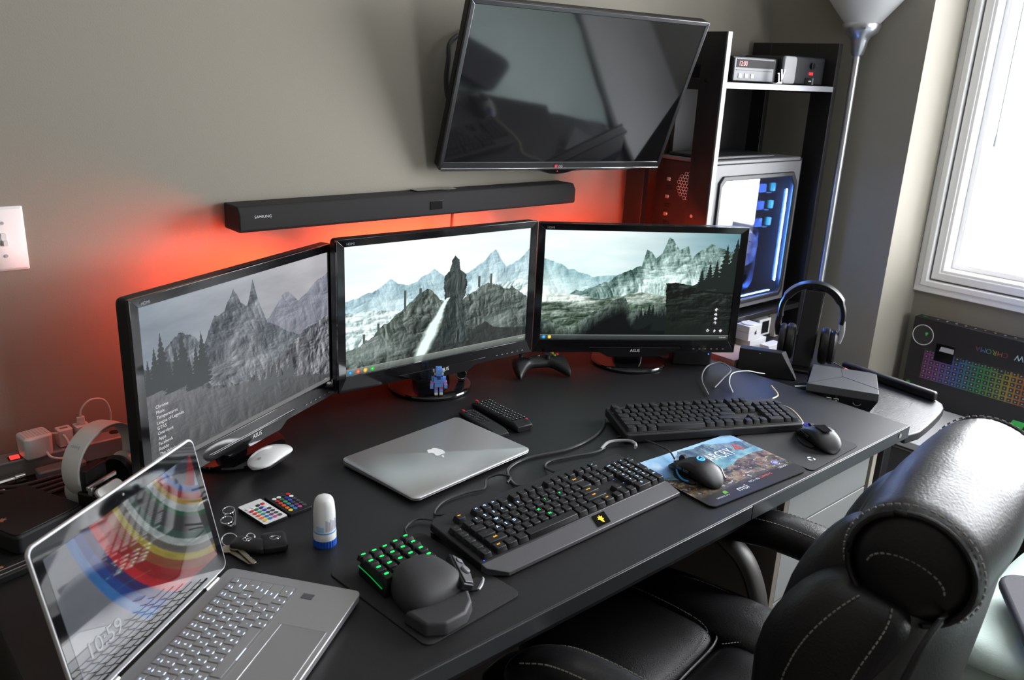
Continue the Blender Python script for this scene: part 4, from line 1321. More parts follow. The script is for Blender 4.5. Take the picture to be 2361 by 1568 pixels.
def thin_glass(name, tint=(1, 1, 1), rough=0.02, refl=0.10):
    m = bpy.data.materials.new(name)
    m.use_nodes = True
    nt = m.node_tree
    nt.nodes.clear()
    o = nt.nodes.new('ShaderNodeOutputMaterial')
    t = nt.nodes.new('ShaderNodeBsdfTransparent')
    t.inputs[0].default_value = (*tint, 1)
    g = nt.nodes.new('ShaderNodeBsdfGlossy')
    g.inputs['Roughness'].default_value = rough
    x = nt.nodes.new('ShaderNodeMixShader')
    lw = nt.nodes.new('ShaderNodeLayerWeight')
    lw.inputs['Blend'].default_value = 0.25
    mm = nt.nodes.new('ShaderNodeMath')
    mm.operation = 'MULTIPLY_ADD'
    mm.inputs[1].default_value = 0.8
    mm.inputs[2].default_value = refl * 0.4
    nt.links.new(lw.outputs['Fresnel'], mm.inputs[0])
    nt.links.new(mm.outputs[0], x.inputs[0])
    nt.links.new(t.outputs[0], x.inputs[1])
    nt.links.new(g.outputs[0], x.inputs[2])
    nt.links.new(x.outputs[0], o.inputs[0])
    return m


pane = thin_glass('thin_pane')
for ob in bpy.data.objects:
    if ob.name.startswith('window_glass'):
        ob.data.materials[0] = pane

# ---------------------------------------------------------------- one handed keypad
r = root('gaming_keypad', 'black one handed keypad with green lit keys and palm rest on the small mat', 'keypad', (0.655, 0.905, DZ + 0.0026), 2.5)
MB().prism([(-0.052, 0.035), (0.052, 0.045), (0.060, 0.115), (-0.046, 0.118)], 0, 0.030, T(0, -0.005, 0), top=[(-0.048, 0.035), (0.050, 0.043), (0.056, 0.112), (-0.042, 0.114)]).build('key_block', pl_black, r, bevel=0.003)
key_green = glow('key_lit_green', (0.0, 0.95, 0.10), 2.6)
n_ = 0
for i in range(5):
    for j in range(4):
        n_ += 1
        mb = MB()
        key_mb(mb, 0, 0, 0.0200, 0.0205, 0, 0.0085, '', 0)
        mb.prism(rr(0.0074, 0.0034, 0.0015, 3), 0.0085, 0.0088, T(0, 0.0035, 0), mi=1)
        lift = [0.0, -0.0012, -0.002, -0.0012, 0.0][i]
        for v in mb.bm.verts:
            v.co = T(-0.042 + i * 0.0209, 0.097 - j * 0.0198 + i * 0.0008, 0.029 + lift + (j - 1.5) * -0.0015 + 0.001, rx=(j - 1.5) * 5) @ v.co
        mb.build('keycap', [pl_key, key_green], r, angle=25)


def lobe(p):
    k = 1 - 0.15 * (p.y / 0.05)
    return (p.x * k, p.y, p.z * (1 + 0.25 * p.y / 0.05) if p.z > 0 else max(p.z, -0.0175))


m = MB().puff(0.0, -0.002, 0.018, 0.052, 0.050, 0.034, e=0.7, e2=0.75, fn=lobe)
m.build('palm_rest', mat('soft_rubber', (0.030, 0.030, 0.033), 0.55, bump=0.3, bscale=2000), r, subd=1)
wp_ = [(-.066, -.034), (-0.004, -.046), (.036, -.026), (.046, -.050), (.030, -.078), (.004, -.096), (-.036, -.098), (-.062, -.080)]
m = MB().prism(wp_, 0, 0.021, None, 0, [(x * .94 - .0005, (y + .062) * .92 - .062) for x, y in wp_])
m.build('wrist_pad', mat('soft_rubber', (0, 0, 0)), r, bevel=0.004, seg=3)
TM = T(0.056, -0.012, 0.022, ry=34, rz=-24)
MB().prism([(-0.014, -0.052), (0.010, -0.042), (0.016, -0.010), (0.010, 0.032), (-0.012, 0.036)], -0.002, 0.010, TM).build('thumb_module', pl_black, r, bevel=0.002)
MB().prism([(-0.010, -0.046), (0.008, -0.038), (0.013, -0.010), (0.008, 0.026), (-0.009, 0.030)], 0.0101, 0.0125, TM).build('thumb_plate', mat('thumb_plate_grey', (0.13, 0.13, 0.14), 0.38, metal=0.3, bump=0.05), r, bevel=0.0008)
MB().cyl((0.001, -0.010, 0.0126), (0.001, -0.010, 0.0175), 0.0085, 0.0075, M=TM).build('thumb_stick', pl_grey, r, bevel=0.0015)
MB().prism(rr(0.011, 0.010, 0.002), 0.0126, 0.0150, TM @ T(-0.001, 0.016, 0)).build('mode_button', pl_grey, r, bevel=0.0008)
MB().prism([(0.066, -0.020), (0.098, -0.012), (0.104, -0.024), (0.078, -0.040), (0.068, -0.036)], 0.004, 0.008, T(-.012, -.008, 0)).build('thumb_lever', pl_black, r, bevel=0.001)
MB().tube([(0.0800, -0.0405, 0.0065), (0.092, -0.034, 0.0065), (0.1035, -0.0245, 0.0065), (0.106, -0.020, 0.0065)], 0.0018, k=4, M=T(-.012, -.008, 0)).build('lever_edge', alu, r)
MB().tube([(-0.0485, 0.106, 0.020), (-0.0500, 0.070, 0.018), (-0.0505, 0.040, 0.013)], 0.0006, k=4).build('light_line', glow('line_green', (0.0, 0.5, 0.08), 0.8), r)

# ---------------------------------------------------------------- small remotes with coloured buttons
cols = [[(235, 235, 235), (235, 235, 235), (30, 30, 32), (200, 30, 45)],
        [(200, 30, 40), (40, 110, 70), (45, 45, 150), (235, 235, 235)],
        [(215, 60, 40), (50, 170, 110), (60, 80, 190), (70, 70, 75)],
        [(225, 85, 45), (60, 140, 150), (70, 55, 90), (70, 70, 75)],
        [(235, 115, 50), (50, 120, 170), (110, 60, 110), (70, 70, 75)],
        [(235, 205, 70), (50, 125, 190), (200, 70, 140), (70, 70, 75)]]


def led_remote(label, loc, rz, face):
    r = root('colour_remote', label, 'remote control', loc, rz, 'two small remotes with coloured buttons')
    MB().prism(rr(0.048, 0.086, 0.0035, 4), 0, 0.0055).build('case', pl_black, r, bevel=0.0008)
    MB().prism(rr(0.0465, 0.0845, 0.003, 4), 0.0055, 0.0062).build('face_plate', face, r)
    for j in range(6):
        for i in range(4):
            c = cols[j][i]
            MB().prism(circ(0.0040, 16, 0.0038), 0.0062, 0.0071, T(-0.0145 + i * 0.0097, 0.022 - j * 0.0107, 0)).build(
                'button', mat('button_%d_%d_%d' % c, srgb(*c), 0.4, bump=0.01), r)
    return r


led_remote('white faced remote with coloured buttons beside the inhaler', (0.570, 1.281, DZ), 8, pl_white)
led_remote('black faced remote with coloured buttons behind the white faced one', (0.6225, 1.288, DZ), 6, pl_black)


def tv_remote(label, loc, rz, w, l, h, dense):
    r = root('remote_control', label, 'remote control', loc, rz, 'two black remotes by the closed laptop')
    rings = []
    for i in range(13):
        t = i / 12
        y = -l / 2 + l * t
        e = max(0.15, 1 - abs(2 * t - 1) ** 9)
        hh = h * (0.8 + 0.35 * (1 - t) ** 2) * (0.5 + 0.5 * e)
        rings.append([(x * (0.86 + 0.14 * e), y, z * hh) for x, z in ((-w / 2 * .7, 0), (w / 2 * .7, 0), (w / 2, .35), (w / 2, .75), (w / 2 * .86, 1), (-w / 2 * .86, 1), (-w / 2, .75), (-w / 2, .35))])
    MB().loft(rings).build('body', pl_matte if not dense else pl_black, r, bevel=0.0015)
    R2 = random.Random(4)
    nrow = 13 if dense else 8
    for j in range(nrow):
        for i in range(4 if dense else 3):
            y = l / 2 - 0.022 - j * (0.0112 if dense else 0.0092)
            x = (i - (1.5 if dense else 1)) * (w * 0.215 if dense else w * 0.24)
            t = (y + l / 2) / l
            z = h * (0.8 + 0.35 * (1 - t) ** 2)
            MB().prism(rr(0.0068, 0.0042, 0.0012, 2) if dense else rr(0.0055, 0.0032, 0.001, 2), 0, 0.0016, T(x, y, z)).prism(rr(0.0030, 0.0012, 0.0005, 1), 0.0016, 0.0018, T(x, y, z), mi=1).build('button', [pl_key, ink_white if dense else ink_grey], r)
    t = 1 - 0.012 / l
    MB().prism(circ(0.0036, 14), 0, 0.0022, T(-w * 0.28, l / 2 - 0.011, h * 0.815)).build('power_button', mat('power_red', (0.55, 0.02, 0.03), 0.4, bump=0.01), r)
    if dense:
        MB().prism(circ(0.0030, 14), 0, 0.0018, T(w * 0.25, -l / 2 + 0.012, h * 1.10)).build('record_button', mat('power_red', (0, 0, 0)), r)
    return r


tv_remote('larger black remote with many white marked buttons', (1.203, 1.370, DZ), -4, 0.050, 0.182, 0.021, True)
tv_remote('slimmer matte black remote with faint buttons', (1.142, 1.362, DZ), -7, 0.040, 0.160, 0.014, False)

# ---------------------------------------------------------------- nasal spray bottle
r = root('spray_bottle', 'white spray bottle with a blue ribbed base standing on the desk', 'bottle', (0.611, 1.131, DZ))
blue_b = mat('ribbed_blue', (0.01, 0.10, 0.60), 0.4, bump=0.02)
m = MB()
P = []
for i in range(96):
    rr_ = 0.0195 if (i % 4) < 2 else 0.0186
    P.append((rr_ * math.cos(2 * math.pi * i / 96), rr_ * math.sin(2 * math.pi * i / 96)))
m.prism(P, 0, 0.0125)
m.build('ribbed_base', blue_b, r)
MB().lathe([(0.0190, 0.0125), (0.0192, 0.024), (0.0188, 0.0255)], 40).build('collar', pl_white, r)
MB().lathe([(0.0188, 0.0255), (0.0190, 0.028)], 40).build('blue_band', mat('band_blue', (0.15, 0.38, 0.75), 0.4, bump=0.01), r)
MB().lathe([(0.0183, 0.028), (0.0183, 0.055), (0.0180, 0.062), (0.0168, 0.076), (0.0150, 0.083), (0.0125, 0.0865), (0.0090, 0.0885), (0.0, 0.0890)], 40).build('cap', mat('cap_white', (0.78, 0.79, 0.79), 0.3, bump=0.01), r)
cap_ = r.children[-1]
m = MB()
for k in range(9):
    a0 = rad(205 + k * 9)
    for z0, z1 in ((0.031, 0.052 - 0.002 * (k % 3)),):
        m.box(-0.0006, 0.0006, -0.0186, -0.0184, z0, z1, T(rz=-20 + k * 9 + 0))
m.build('label_print', mat('label_print_grey', (0.45, 0.45, 0.58), 0.5, bump=0.01), cap_)
m = MB()
for k in range(6):
    m.box(-0.0013, 0.0013, -0.0187, -0.0184, 0.030, 0.040, T(rz=-72 + k * 7))
m.build('label_patch', mat('label_patch_blue', (0.38, 0.60, 0.82), 0.5, bump=0.01), cap_)

# ---------------------------------------------------------------- keys
kr = root('car_keys', 'bunch of car keys with two black fobs by the open laptop', 'keys', (0.52, 1.18, DZ))


def fob(px, py, rz, w, l, h, name, label):
    mb = MB().puff(0, 0, h / 2, w / 2, l / 2, h / 2, e=0.35, e2=0.5, nu=32, nv=10, M=T(px - 0.52, py - 1.18, 0.001, rz=rz))
    f = mb.build(name, gloss if False else pl_black, kr, label=label)
    return f


f1 = fob(0.504, 1.187, 38, 0.034, 0.062, 0.014, 'key_fob', 'black fob with a round three pointed emblem')
f2 = fob(0.539, 1.171, -20, 0.042, 0.052, 0.015, 'key_fob', 'black fob with an oval emblem')
M1 = T(0.503 - 0.52, 1.196 - 1.18, 0.0152, rz=25)
m = MB().tube([(0.0065 * math.cos(rad(a)), 0.0065 * math.sin(rad(a)), 0) for a in range(0, 360, 15)], 0.0006, k=1, M=M1, closed=True)
for a in (90, 210, 330):
    m.tube([(0, 0, 0), (0.0063 * math.cos(rad(a)), 0.0063 * math.sin(rad(a)), 0)], 0.0006, k=1, M=M1)
m.build('emblem', chrome, f1)
M2 = T(0.541 - 0.52, 1.172 - 1.18, 0.0162, rz=-30)
m = MB().tube([(0.0085 * math.cos(rad(a)), 0.0058 * math.sin(rad(a)), 0) for a in range(0, 360, 15)], 0.0005, k=1, M=M2, closed=True)
m.tube([(-0.006, -0.001, 0), (-0.001, 0.003, 0), (0.002, -0.002, 0), (0.006, 0.001, 0)], 0.0006, k=3, M=M2)
m.build('emblem', chrome, f2)
for (x, y, z, rr_) in ((0.484, 1.222, 0.008, 0.013), (0.516, 1.212, 0.007, 0.007)):
    MB().tube([(rr_ * math.cos(rad(a)), rr_ * math.sin(rad(a)) * 0.9, 0) for a in range(0, 360, 20)], 0.0012, k=1, closed=True, M=T(x - 0.52, y - 1.18, z, rx=35)).build('key_ring', chrome, kr)
brass = mat('key_brass', (0.42, 0.36, 0.27), 0.3, metal=0.9, bump=0.1)
for k, (x, y, rz) in enumerate(((0.478, 1.172, 12), (0.486, 1.165, 2))):
    Mk = T(x - 0.52, y - 1.18, 0.003 + 0.003 * k, rz=rz)
    m = MB().prism(circ(0.011, 20), 0, 0.002, Mk @ T(0, 0.032, 0)).prism([(-0.004, -0.030), (-0.001, -0.032), (0.004, -0.030), (0.004, -0.02), (0.0030, -0.018), (0.004, -0.014), (0.003, -0.010), (0.004, -0.006), (0.004, 0.025), (-0.004, 0.025)], 0.0002, 0.0018, Mk)
    m.build('key', brass, kr, bevel=0.0003)

# folded sunglasses lying by the laptop
r = root('folding_glasses', 'small clear and chrome folded glasses behind the open laptop', 'glasses', (0.513, 1.297, DZ), 62)
cg = mat('clear_plastic', (0.5, 0.5, 0.52), 0.1, trans=0.8, bump=0.01)
for x in (-0.017, 0.017):
    MB().tube([(x + 0.013 * math.cos(rad(a)), 0.010 * math.sin(rad(a)), 0.010) for a in range(0, 360, 20)], 0.0012, k=1, closed=True).build('rim', chrome, r)
    MB().prism(circ(0.012, 20, 0.009), 0.0095, 0.0103, T(x, 0, 0)).build('lens', gloss, r)
for s_ in (-1, 1):
    MB().tube([(s_ * 0.031, 0.0, 0.010), (s_ * 0.031, -0.008, 0.006), (s_ * 0.010, -0.012, 0.003), (-s_ * 0.025, -0.010 - 0.004 * s_, 0.003)], 0.0014, k=4).build('temple', cg, r)
MB().tube([(-0.005, 0.003, 0.010), (0, 0.005, 0.0105), (0.005, 0.003, 0.010)], 0.0011, k=3).build('bridge', chrome, r)

# ---------------------------------------------------------------- blocky blue figure on the middle monitor base
r = root('block_figure', 'small blue figure built from tiny bricks standing on the middle monitor base', 'toy figure', (1.150, 1.545, DZ + 0.0145), -30)
fb = mat('brick_blue', (0.16, 0.34, 0.80), 0.4, bump=0.01)
fn_ = mat('brick_navy', (0.02, 0.06, 0.30), 0.4, bump=0.01)
fp = mat('brick_pink', (0.55, 0.22, 0.55), 0.4, bump=0.01)
fw = mat('brick_cream', (0.70, 0.66, 0.55), 0.4, bump=0.01)


def bricks(name, mats_, boxes):
    m_ = MB()
    for b_ in boxes:
        x0, x1, y0, y1, z0, z1 = [v * 0.001 for v in b_[:6]]
        mi = b_[6] if len(b_) > 6 else 0
        m_.box(x0, x1, y0, y1, z0, z1, mi=mi)
        nx_, ny_ = max(1, round((x1 - x0) / 0.004)), max(1, round((y1 - y0) / 0.004))
        for i in range(nx_):
            for j in range(ny_):
                m_.prism(circ(0.0011, 6), z1, z1 + 0.0008, T(x0 + (i + .5) * (x1 - x0) / nx_, y0 + (j + .5) * (y1 - y0) / ny_, 0), mi=mi)
    return m_.build(name, mats_, r, bevel=0.0002)


bm_ = [fb, fn_, fp, fw]
bricks('torso', bm_, [(-10, 10, -7, 6, 20, 32), (-12, 12, -8, 7, 32, 46), (-10, 10, -7, 7, 46, 50, 1), (-4, 4, -9, -7, 40, 47, 1)])
bricks('head', bm_, [(-7, 7, -11, 4, 50, 56), (-8, 8, -12, 5, 56, 66), (-7, 7, -10, 5, 66, 70)])
for s_ in (-1, 1):
    bricks('arm', bm_, [(13 * s_ - (4), 13 * s_ + 4, -5, 4, 34, 45), (16 * s_ - 4, 16 * s_ + 4, -6, 3, 26, 34, 2), (17 * s_ - 4, 17 * s_ + 4, -8, 3, 17, 26)])
    bricks('leg', bm_, [(6 * s_ - 4, 6 * s_ + 4, -4, 4, 12, 20, 2), (6 * s_ - 4, 6 * s_ + 4, -6, 4, 5, 12), (6 * s_ - 4, 6 * s_ + 4, -9, 4, 0, 5, 3)])
    bricks('horn', bm_, [(9 * s_ - 2, 9 * s_ + 2, -8, -2, 52, 56, 3), (12 * s_ - 2, 12 * s_ + 2, -4, 2, 58, 64, 3)])

# webcam
r = root('webcam', 'round black camera with a silver ring on the middle monitor base', 'webcam', (1.257, 1.590, DZ + 0.0146), -42)
MB().cyl((0, -0.018, 0.022), (0, 0.022, 0.022), 0.0125, 0.0118, n=32).build('barrel', pl_black, r, bevel=0.001)
MB().tube([(0.0122 * math.cos(rad(a)), -0.0185, 0.022 + 0.0122 * math.sin(rad(a))) for a in range(0, 360, 12)], 0.0012, k=1, closed=True).build('ring', chrome, r)
MB().cyl((0, -0.0186, 0.022), (0, -0.0180, 0.022), 0.0105, n=28).build('lens', gloss, r)
MB().box(-0.004, 0.004, -0.004, 0.006, 0.034, 0.043).box(-0.008, 0.012, -0.006, 0.008, 0.043, 0.049).build('clip', pl_grey, r, bevel=0.001)
MB().box(-0.008, 0.008, -0.01, 0.012, 0.0, 0.010).build('foot', pl_black, r, bevel=0.001)

# game controller
r = root('game_controller', 'black game controller between the middle and right monitors', 'game controller', (1.487, 1.548, DZ), -24)
m = MB()
rings = []
for i in range(21):
    t = i / 20
    x = -0.077 + 0.154 * t
    k = abs(2 * t - 1)
    yb = 0.036 - 0.012 * k ** 2
    yf = -0.010 - 0.062 * max(0, (k - 0.35) / 0.65) ** 1.2 * (1 if k < .93 else 0.9)
    thick = (0.030 + 0.004 * k) * (1 if k < 0.97 else 0.6)
    if k > 0.98:
        yb, yf = 0.0, -0.045
    rg = []
    for j in range(16):
        a = 2 * math.pi * j / 16
        yy = (yb + yf) / 2 + (yb - yf) / 2 * math.copysign(abs(math.cos(a)) ** .7, math.cos(a))
        drop = 0.026 * max(0, (-yy) / 0.07)
        rg.append((x, yy, 0.028 - drop + thick / 2 * math.copysign(abs(math.sin(a)) ** .7, math.sin(a)) * (1 - 0.35 * max(0, (-yy) / 0.07))))
    rings.append(rg)
m.loft(rings)
zmin = min(v.co.z for v in m.bm.verts)
for v in m.bm.verts:
    v.co.z -= zmin
m.build('shell', pl_black, r, subd=1)
for x, y in ((-0.048, 0.012), (0.022, -0.004)):
    MB().lathe([(0.0060, 0.0), (0.0050, 0.008), (0.0088, 0.010), (0.0090, 0.0125), (0.0070, 0.0120), (0.0, 0.0115)], 20, T(x, y, 0.041)).build('thumb_stick', pl_matte, r)
for x, y, c in ((0.044, 0.022, (0.55, 0.30, 0.02)), (0.054, 0.014, (0.5, 0.03, 0.02)), (0.044, 0.006, (0.10, 0.35, 0.05)), (0.034, 0.014, (0.04, 0.08, 0.4))):
    MB().cyl((x, y, 0.044), (x, y, 0.0475), 0.0042, n=16).build('face_button', mat('face_%.2f' % c[0], c, 0.25, bump=0.01), r)
MB().box(-0.034, -0.028, -0.010, 0.008, 0.044, 0.0465).box(-0.040, -0.022, -0.004, 0.002, 0.044, 0.0465).build('direction_pad', pl_black, r, bevel=0.0008)
MB().cyl((0, 0.016, 0.044), (0, 0.016, 0.0462), 0.006, n=20).build('guide_button', chrome, r)
for x in (-0.050, 0.050):
    MB().prism(rr(0.034, 0.014, 0.005), 0, 0.008, T(x, 0.030, 0.026)).build('shoulder_button', gloss, r, bevel=0.002)

# white gadget and black speaker box seen below the right monitor
o = root('white_gadget', 'small white device half hidden behind the right monitor', 'device', (1.765, 1.635, DZ), -20)
MB().prism(rr(0.085, 0.045, 0.015), 0, 0.014).build('case', pl_white, o, bevel=0.004)
MB().prism(rr(0.060, 0.025, 0.010), 0.014, 0.016).build('lid', pl_lgrey, o, bevel=0.001)
o = root('speaker_box', 'low black box behind the right monitor stand', 'speaker', (1.912, 1.372, DZ), -42)
MB().prism(rr(0.110, 0.060, 0.006), 0, 0.044).build('cabinet', pl_black, o, bevel=0.003)
MB().prism(rr(0.100, 0.050, 0.006), 0.044, 0.046).build('top_plate', gloss, o)
MB().prism(circ(0.002, 10), 0, 0.0008, T(0.045, -0.0303, 0.036, rx=90)).build('power_light', glow('led_blue', (0, 0, 1)), o)

# ---------------------------------------------------------------- cables on the desk
cab_ = lambda pts, rr_, label, m_=rubber, k=8: tag(MB().tube(pts, rr_, k=k).build('cable', m_), label, 'cable')
z = DZ + 0.004
cab_([(1.015, 1.060, z + .01), (1.005, 1.095, z), (1.035, 1.150, z), (1.10, 1.168, z), (1.20, 1.150, z), (1.29, 1.160, z), (1.352, 1.186, z), (1.39, 1.215, z)], 0.0030, 'thick black cable curving from the lit keyboard towards the plain one', mat('cable_grey_sheen', (0.05, 0.05, 0.052), 0.3, bump=0.05))
cab_([(1.09, 1.075, z + .01), (1.105, 1.115, z), (1.13, 1.130, z), (1.18, 1.120, z), (1.24, 1.105, z), (1.275, 1.108, z)], 0.0026, 'black cable loop behind the number keys of the lit keyboard')
cab_([(1.262, 1.107, z + .001), (1.30, 1.117, z + .004), (1.335, 1.095, z + .006), (1.325, 1.066, z + .012), (1.305, 1.048, z + .016)], 0.0036, 'clear sleeved cable end curling into the back of the lit keyboard', mat('sleeve_clear', (0.38, 0.38, 0.39), 0.2, bump=0.3, bscale=300))
cab_([(0.815, 1.062, z + .012), (0.812, 1.095, z), (0.85, 1.122, z), (0.905, 1.125, z), (0.945, 1.118, z), (0.965, 1.135, z + .006), (0.99, 1.128, z + .012), (1.00, 1.105, z + .014), (0.985, 1.095, z + .01)], 0.0022, 'thin black cable with small loops behind the left of the lit keyboard')
cab_([(0.700, 1.018, DZ + .02), (0.727, 1.050, z), (0.742, 1.085, z), (0.775, 1.095, z + .002), (0.800, 1.068, z + .003)], 0.0018, 'thin black cable from the green lit keypad')
cab_([(1.73, 1.170, z), (1.80, 1.245, z + .006), (1.86, 1.275, z + .02), (1.905, 1.262, z + .028), (1.90, 1.225, z + .018), (1.85, 1.21, z + .010), (1.79, 1.195, z)], 0.0019, 'grey cable loop standing up behind the plain keyboard', mat('cable_mid_grey', (0.16, 0.16, 0.165), 0.4, bump=0.05))
cab_([(1.80, 1.145, z), (1.84, 1.185, z + .006), (1.88, 1.205, z + .018), (1.93, 1.195, z + .018), (1.975, 1.185, z + .006), (2.0, 1.18, z)], 0.0015, 'white cable arching over the back edge of the desk', mat('cable_white', (0.6, 0.6, 0.6), 0.4, bump=0.05))

# ---------------------------------------------------------------- left back corner cluster
sh = root('white_headphones', 'white headphones standing behind the open laptop', 'headphones', (0.372, 1.500, DZ), 33)
wp = mat('headband_white', (0.62, 0.61, 0.59), 0.35, bump=0.02)
pts = []
for a in range(-38, 219, 8):
    x, zz = 0.073 * math.cos(rad(a)), 0.078 + 0.064 * math.sin(rad(a))
    pts.append((x, zz))
out_, in_ = [], []
m = MB()
rings = []
for k, (x, zz) in enumerate(pts):
    a = rad(-38 + 8 * k)
    n1, n2 = math.cos(a), math.sin(a)
    wd = 0.0155 + 0.004 * math.sin(math.pi * k / (len(pts) - 1))
    rings.append([(x + n1 * 0.003, -wd, zz + n2 * 0.003), (x + n1 * 0.0045, 0, zz + n2 * 0.0045), (x + n1 * 0.003, wd, zz + n2 * 0.003), (x - n1 * 0.003, wd * .9, zz - n2 * 0.003), (x - n1 * 0.004, 0, zz - n2 * 0.004), (x - n1 * 0.003, -wd * .9, zz - n2 * 0.003)])
m.loft(rings)
m.build('headband', wp, sh, bevel=0.0012)
MB().glyph('beats', 0.006, T(-0.062, -0.005, 0.128, rx=0, ry=-48, rz=0) @ T(rz=90)).build('logo', ink_grey, sh)
for s_ in (-1, 1):
    MB().cyl((s_ * 0.060, 0, 0.036), (s_ * 0.046, 0, 0.036), 0.034, 0.030, n=32).build('ear_cup', wp, sh, bevel=0.004)
    MB().lathe([(0.014, 0), (0.030, 0.002), (0.033, 0.009), (0.028, 0.015), (0.014, 0.012)], 32, T(s_ * 0.046, 0, 0.036, ry=-90 * s_)).build('ear_pad', leather, sh)

ds = root('phone_dock', 'black dock holding a white phone inside the white headphones', 'dock', (0.352, 1.448, DZ), 33)
MB().prism(rr(0.060, 0.050, 0.006), 0, 0.050).build('block', pl_black, ds, bevel=0.003)
MB().prism(rr(0.050, 0.020, 0.004), 0.050, 0.090, T(0, 0.015, 0)).build('upright', pl_black, ds, bevel=0.002)
MB().box(-0.034, 0.034, -0.006, -0.001, 0.060, 0.067).build('metal_bar', alu, ds, bevel=0.001)
MB().box(-0.034, -0.028, -0.012, -0.004, 0.052, 0.066).build('bracket', alu, ds, bevel=0.001)
ph = root('white_phone', 'white phone leaning on the black dock by the headphones', 'phone', (0.372, 1.402, DZ + 0.001), 33)
PM = T(0, 0, 0.033, rx=42)
MB().prism(rr(0.058, 0.086, 0.009, 5), -0.0035, 0.0035, PM).build('body', alu, ph, bevel=0.0015)
MB().prism(rr(0.054, 0.082, 0.008, 5), 0.0036, 0.0042, PM).build('white_face', mat('phone_white', (0.75, 0.75, 0.74), 0.15, bump=0.005), ph)
MB().prism(rr(0.050, 0.045, 0.001, 2), 0.0043, 0.0046, PM @ T(0, -0.012, 0)).build('display', gloss, ph)

ps = root('power_strip', 'grey power strip with a glowing red switch along the wall', 'power strip', (0.30, 1.690, DZ), 0)
MB().box(-0.150, 0.20, -0.022, 0.022, 0.0, 0.038).build('housing', mat('strip_grey', srgb(138, 134, 132), 0.4, metal=0.2, bump=0.05), ps, bevel=0.003)
MB().box(-0.041, -0.025, -0.016, -0.002, 0.038, 0.042).build('rocker_switch', glow('switch_red', (1.0, 0.04, 0.03), 1.6), ps, bevel=0.001)
MB().box(-0.044, -0.022, -0.019, 0.001, 0.0375, 0.0388).build('switch_bezel', pl_black, ps)
for x in (0.0, 0.06, 0.10, 0.15):
    MB().prism(circ(0.010, 16), 0.038, 0.0386, T(x, 0.008, 0)).build('socket', pl_black, ps)
off = mat('charger_white', (0.62, 0.61, 0.60), 0.35, bump=0.02)
ch = root('wall_charger', 'large ribbed white plug charger on the power strip', 'charger', (0.302, 1.672, DZ + 0.0395), 8)
case_ = MB().prism(rr(0.048, 0.044, 0.008), 0, 0.044, None, 0, rr(0.052, 0.048, 0.010)).build('case', off, ch, bevel=0.004, seg=3)
m = MB()
for k in range(8):
    m.box(-0.021 + k * 0.0055, -0.0195 + k * 0.0055, -0.016, 0.016, 0.0442, 0.0450)
m.build('ribs', off, case_)
MB().tube([(0.010, -0.024, 0.010), (0.014, -0.036, 0.002), (0.034, -0.040, -0.004), (0.052, -0.022, 0.008), (0.050, 0.0, 0.026), (0.030, 0.012, 0.030)], 0.0022).build('cord', off, ch)
for i, x in enumerate((0.357, 0.389)):
    c = root('usb_charger', ['small white cube charger next to the large ribbed one', 'small white cube charger with a cable plugged into its top'][i], 'charger', (x, 1.690, DZ + 0.0395), 4, 'small cube chargers on the power strip')
    MB().prism(rr(0.026, 0.026, 0.003), 0, 0.034).build('case', off, c, bevel=0.001)
    MB().box(-0.007, 0.007, -0.003, 0.003, 0.034, 0.0345).build('usb_port', pl_grey, c)
    if i:
        MB().prism(rr(0.014, 0.008, 0.002), 0.0345, 0.050).build('plug', off, c, bevel=0.001)
        MB().tube([(0, 0, 0.050), (0.004, 0, 0.066), (0.022, 0, 0.080), (0.046, 0.0, 0.074), (0.056, 0.0, 0.050), (0.055, 0, 0.02)], 0.0020).build('cord', off, c)

o = root('adapter_cable', 'silver ended adapter cable lying in front of the power strip', 'cable', (0.245, 1.640, DZ))
MB().cyl((-0.08, -0.004, 0.010), (0.012, 0.010, 0.010), 0.0065, n=16).build('connector', chrome, o, bevel=0.001)
MB().cyl((0.012, 0.010, 0.010), (0.030, 0.013, 0.010), 0.0085, n=16).build('connector_tip', chrome, o, bevel=0.001)
o = root('adapter_plug', 'short silver plug beside the cable heap in the far left corner', 'plug', (0.222, 1.612, DZ))
MB().cyl((-0.04, -0.008, 0.008), (0.012, 0.0, 0.008), 0.006, n=16).build('plug_body', chrome, o, bevel=0.001)
for k in range(4):
    y0 = 1.560 + 0.012 * k
    cab_([(0.15, y0 - .01, DZ + .008 + .006 * (k % 2)), (0.20, y0 + 0.014, DZ + .012 + .003 * k), (0.26, y0, DZ + .008 + .004 * k), (0.33, y0 + 0.014, DZ + .006 + .003 * k), (0.37, y0 + .02, DZ + .005)], 0.0034,
         ['rearmost', 'third', 'second', 'nearest'][3 - k] + ' strand of the black cable heap behind the case on the left')
o = root('adapter_strip', 'dark grey adapter brick below the power strip', 'adapter', (0.335, 1.645, DZ), 4)
MB().prism(rr(0.085, 0.030, 0.006), 0, 0.020).build('brick', pl_grey, o, bevel=0.003)
o = root('black_case', 'flat black case with a copper mark at the left edge of the desk', 'case', (0.232, 1.475, DZ), 24)
MB().prism(rr(0.125, 0.150, 0.010), 0, 0.034).build('body', pl_matte, o, bevel=0.005, seg=3)
MB().prism(rr(0.120, 0.145, 0.010), 0.034, 0.036).build('lid', pl_black, o, bevel=0.001)
MB().prism([(x * 0.016, y * 0.011) for x, y in gly], 0.0362, 0.0366, T(-0.040, -0.010, 0, rz=-20)).build('copper_mark', mat('copper_mark', (0.35, 0.14, 0.08), 0.4, bump=0.02), o)
o = root('pen_case', 'narrow black pen case with silver lines left of the open laptop', 'case', (0.192, 1.338, DZ), 14)
MB().prism(rr(0.080, 0.034, 0.004), 0, 0.012).build('body', pl_black, o, bevel=0.002)
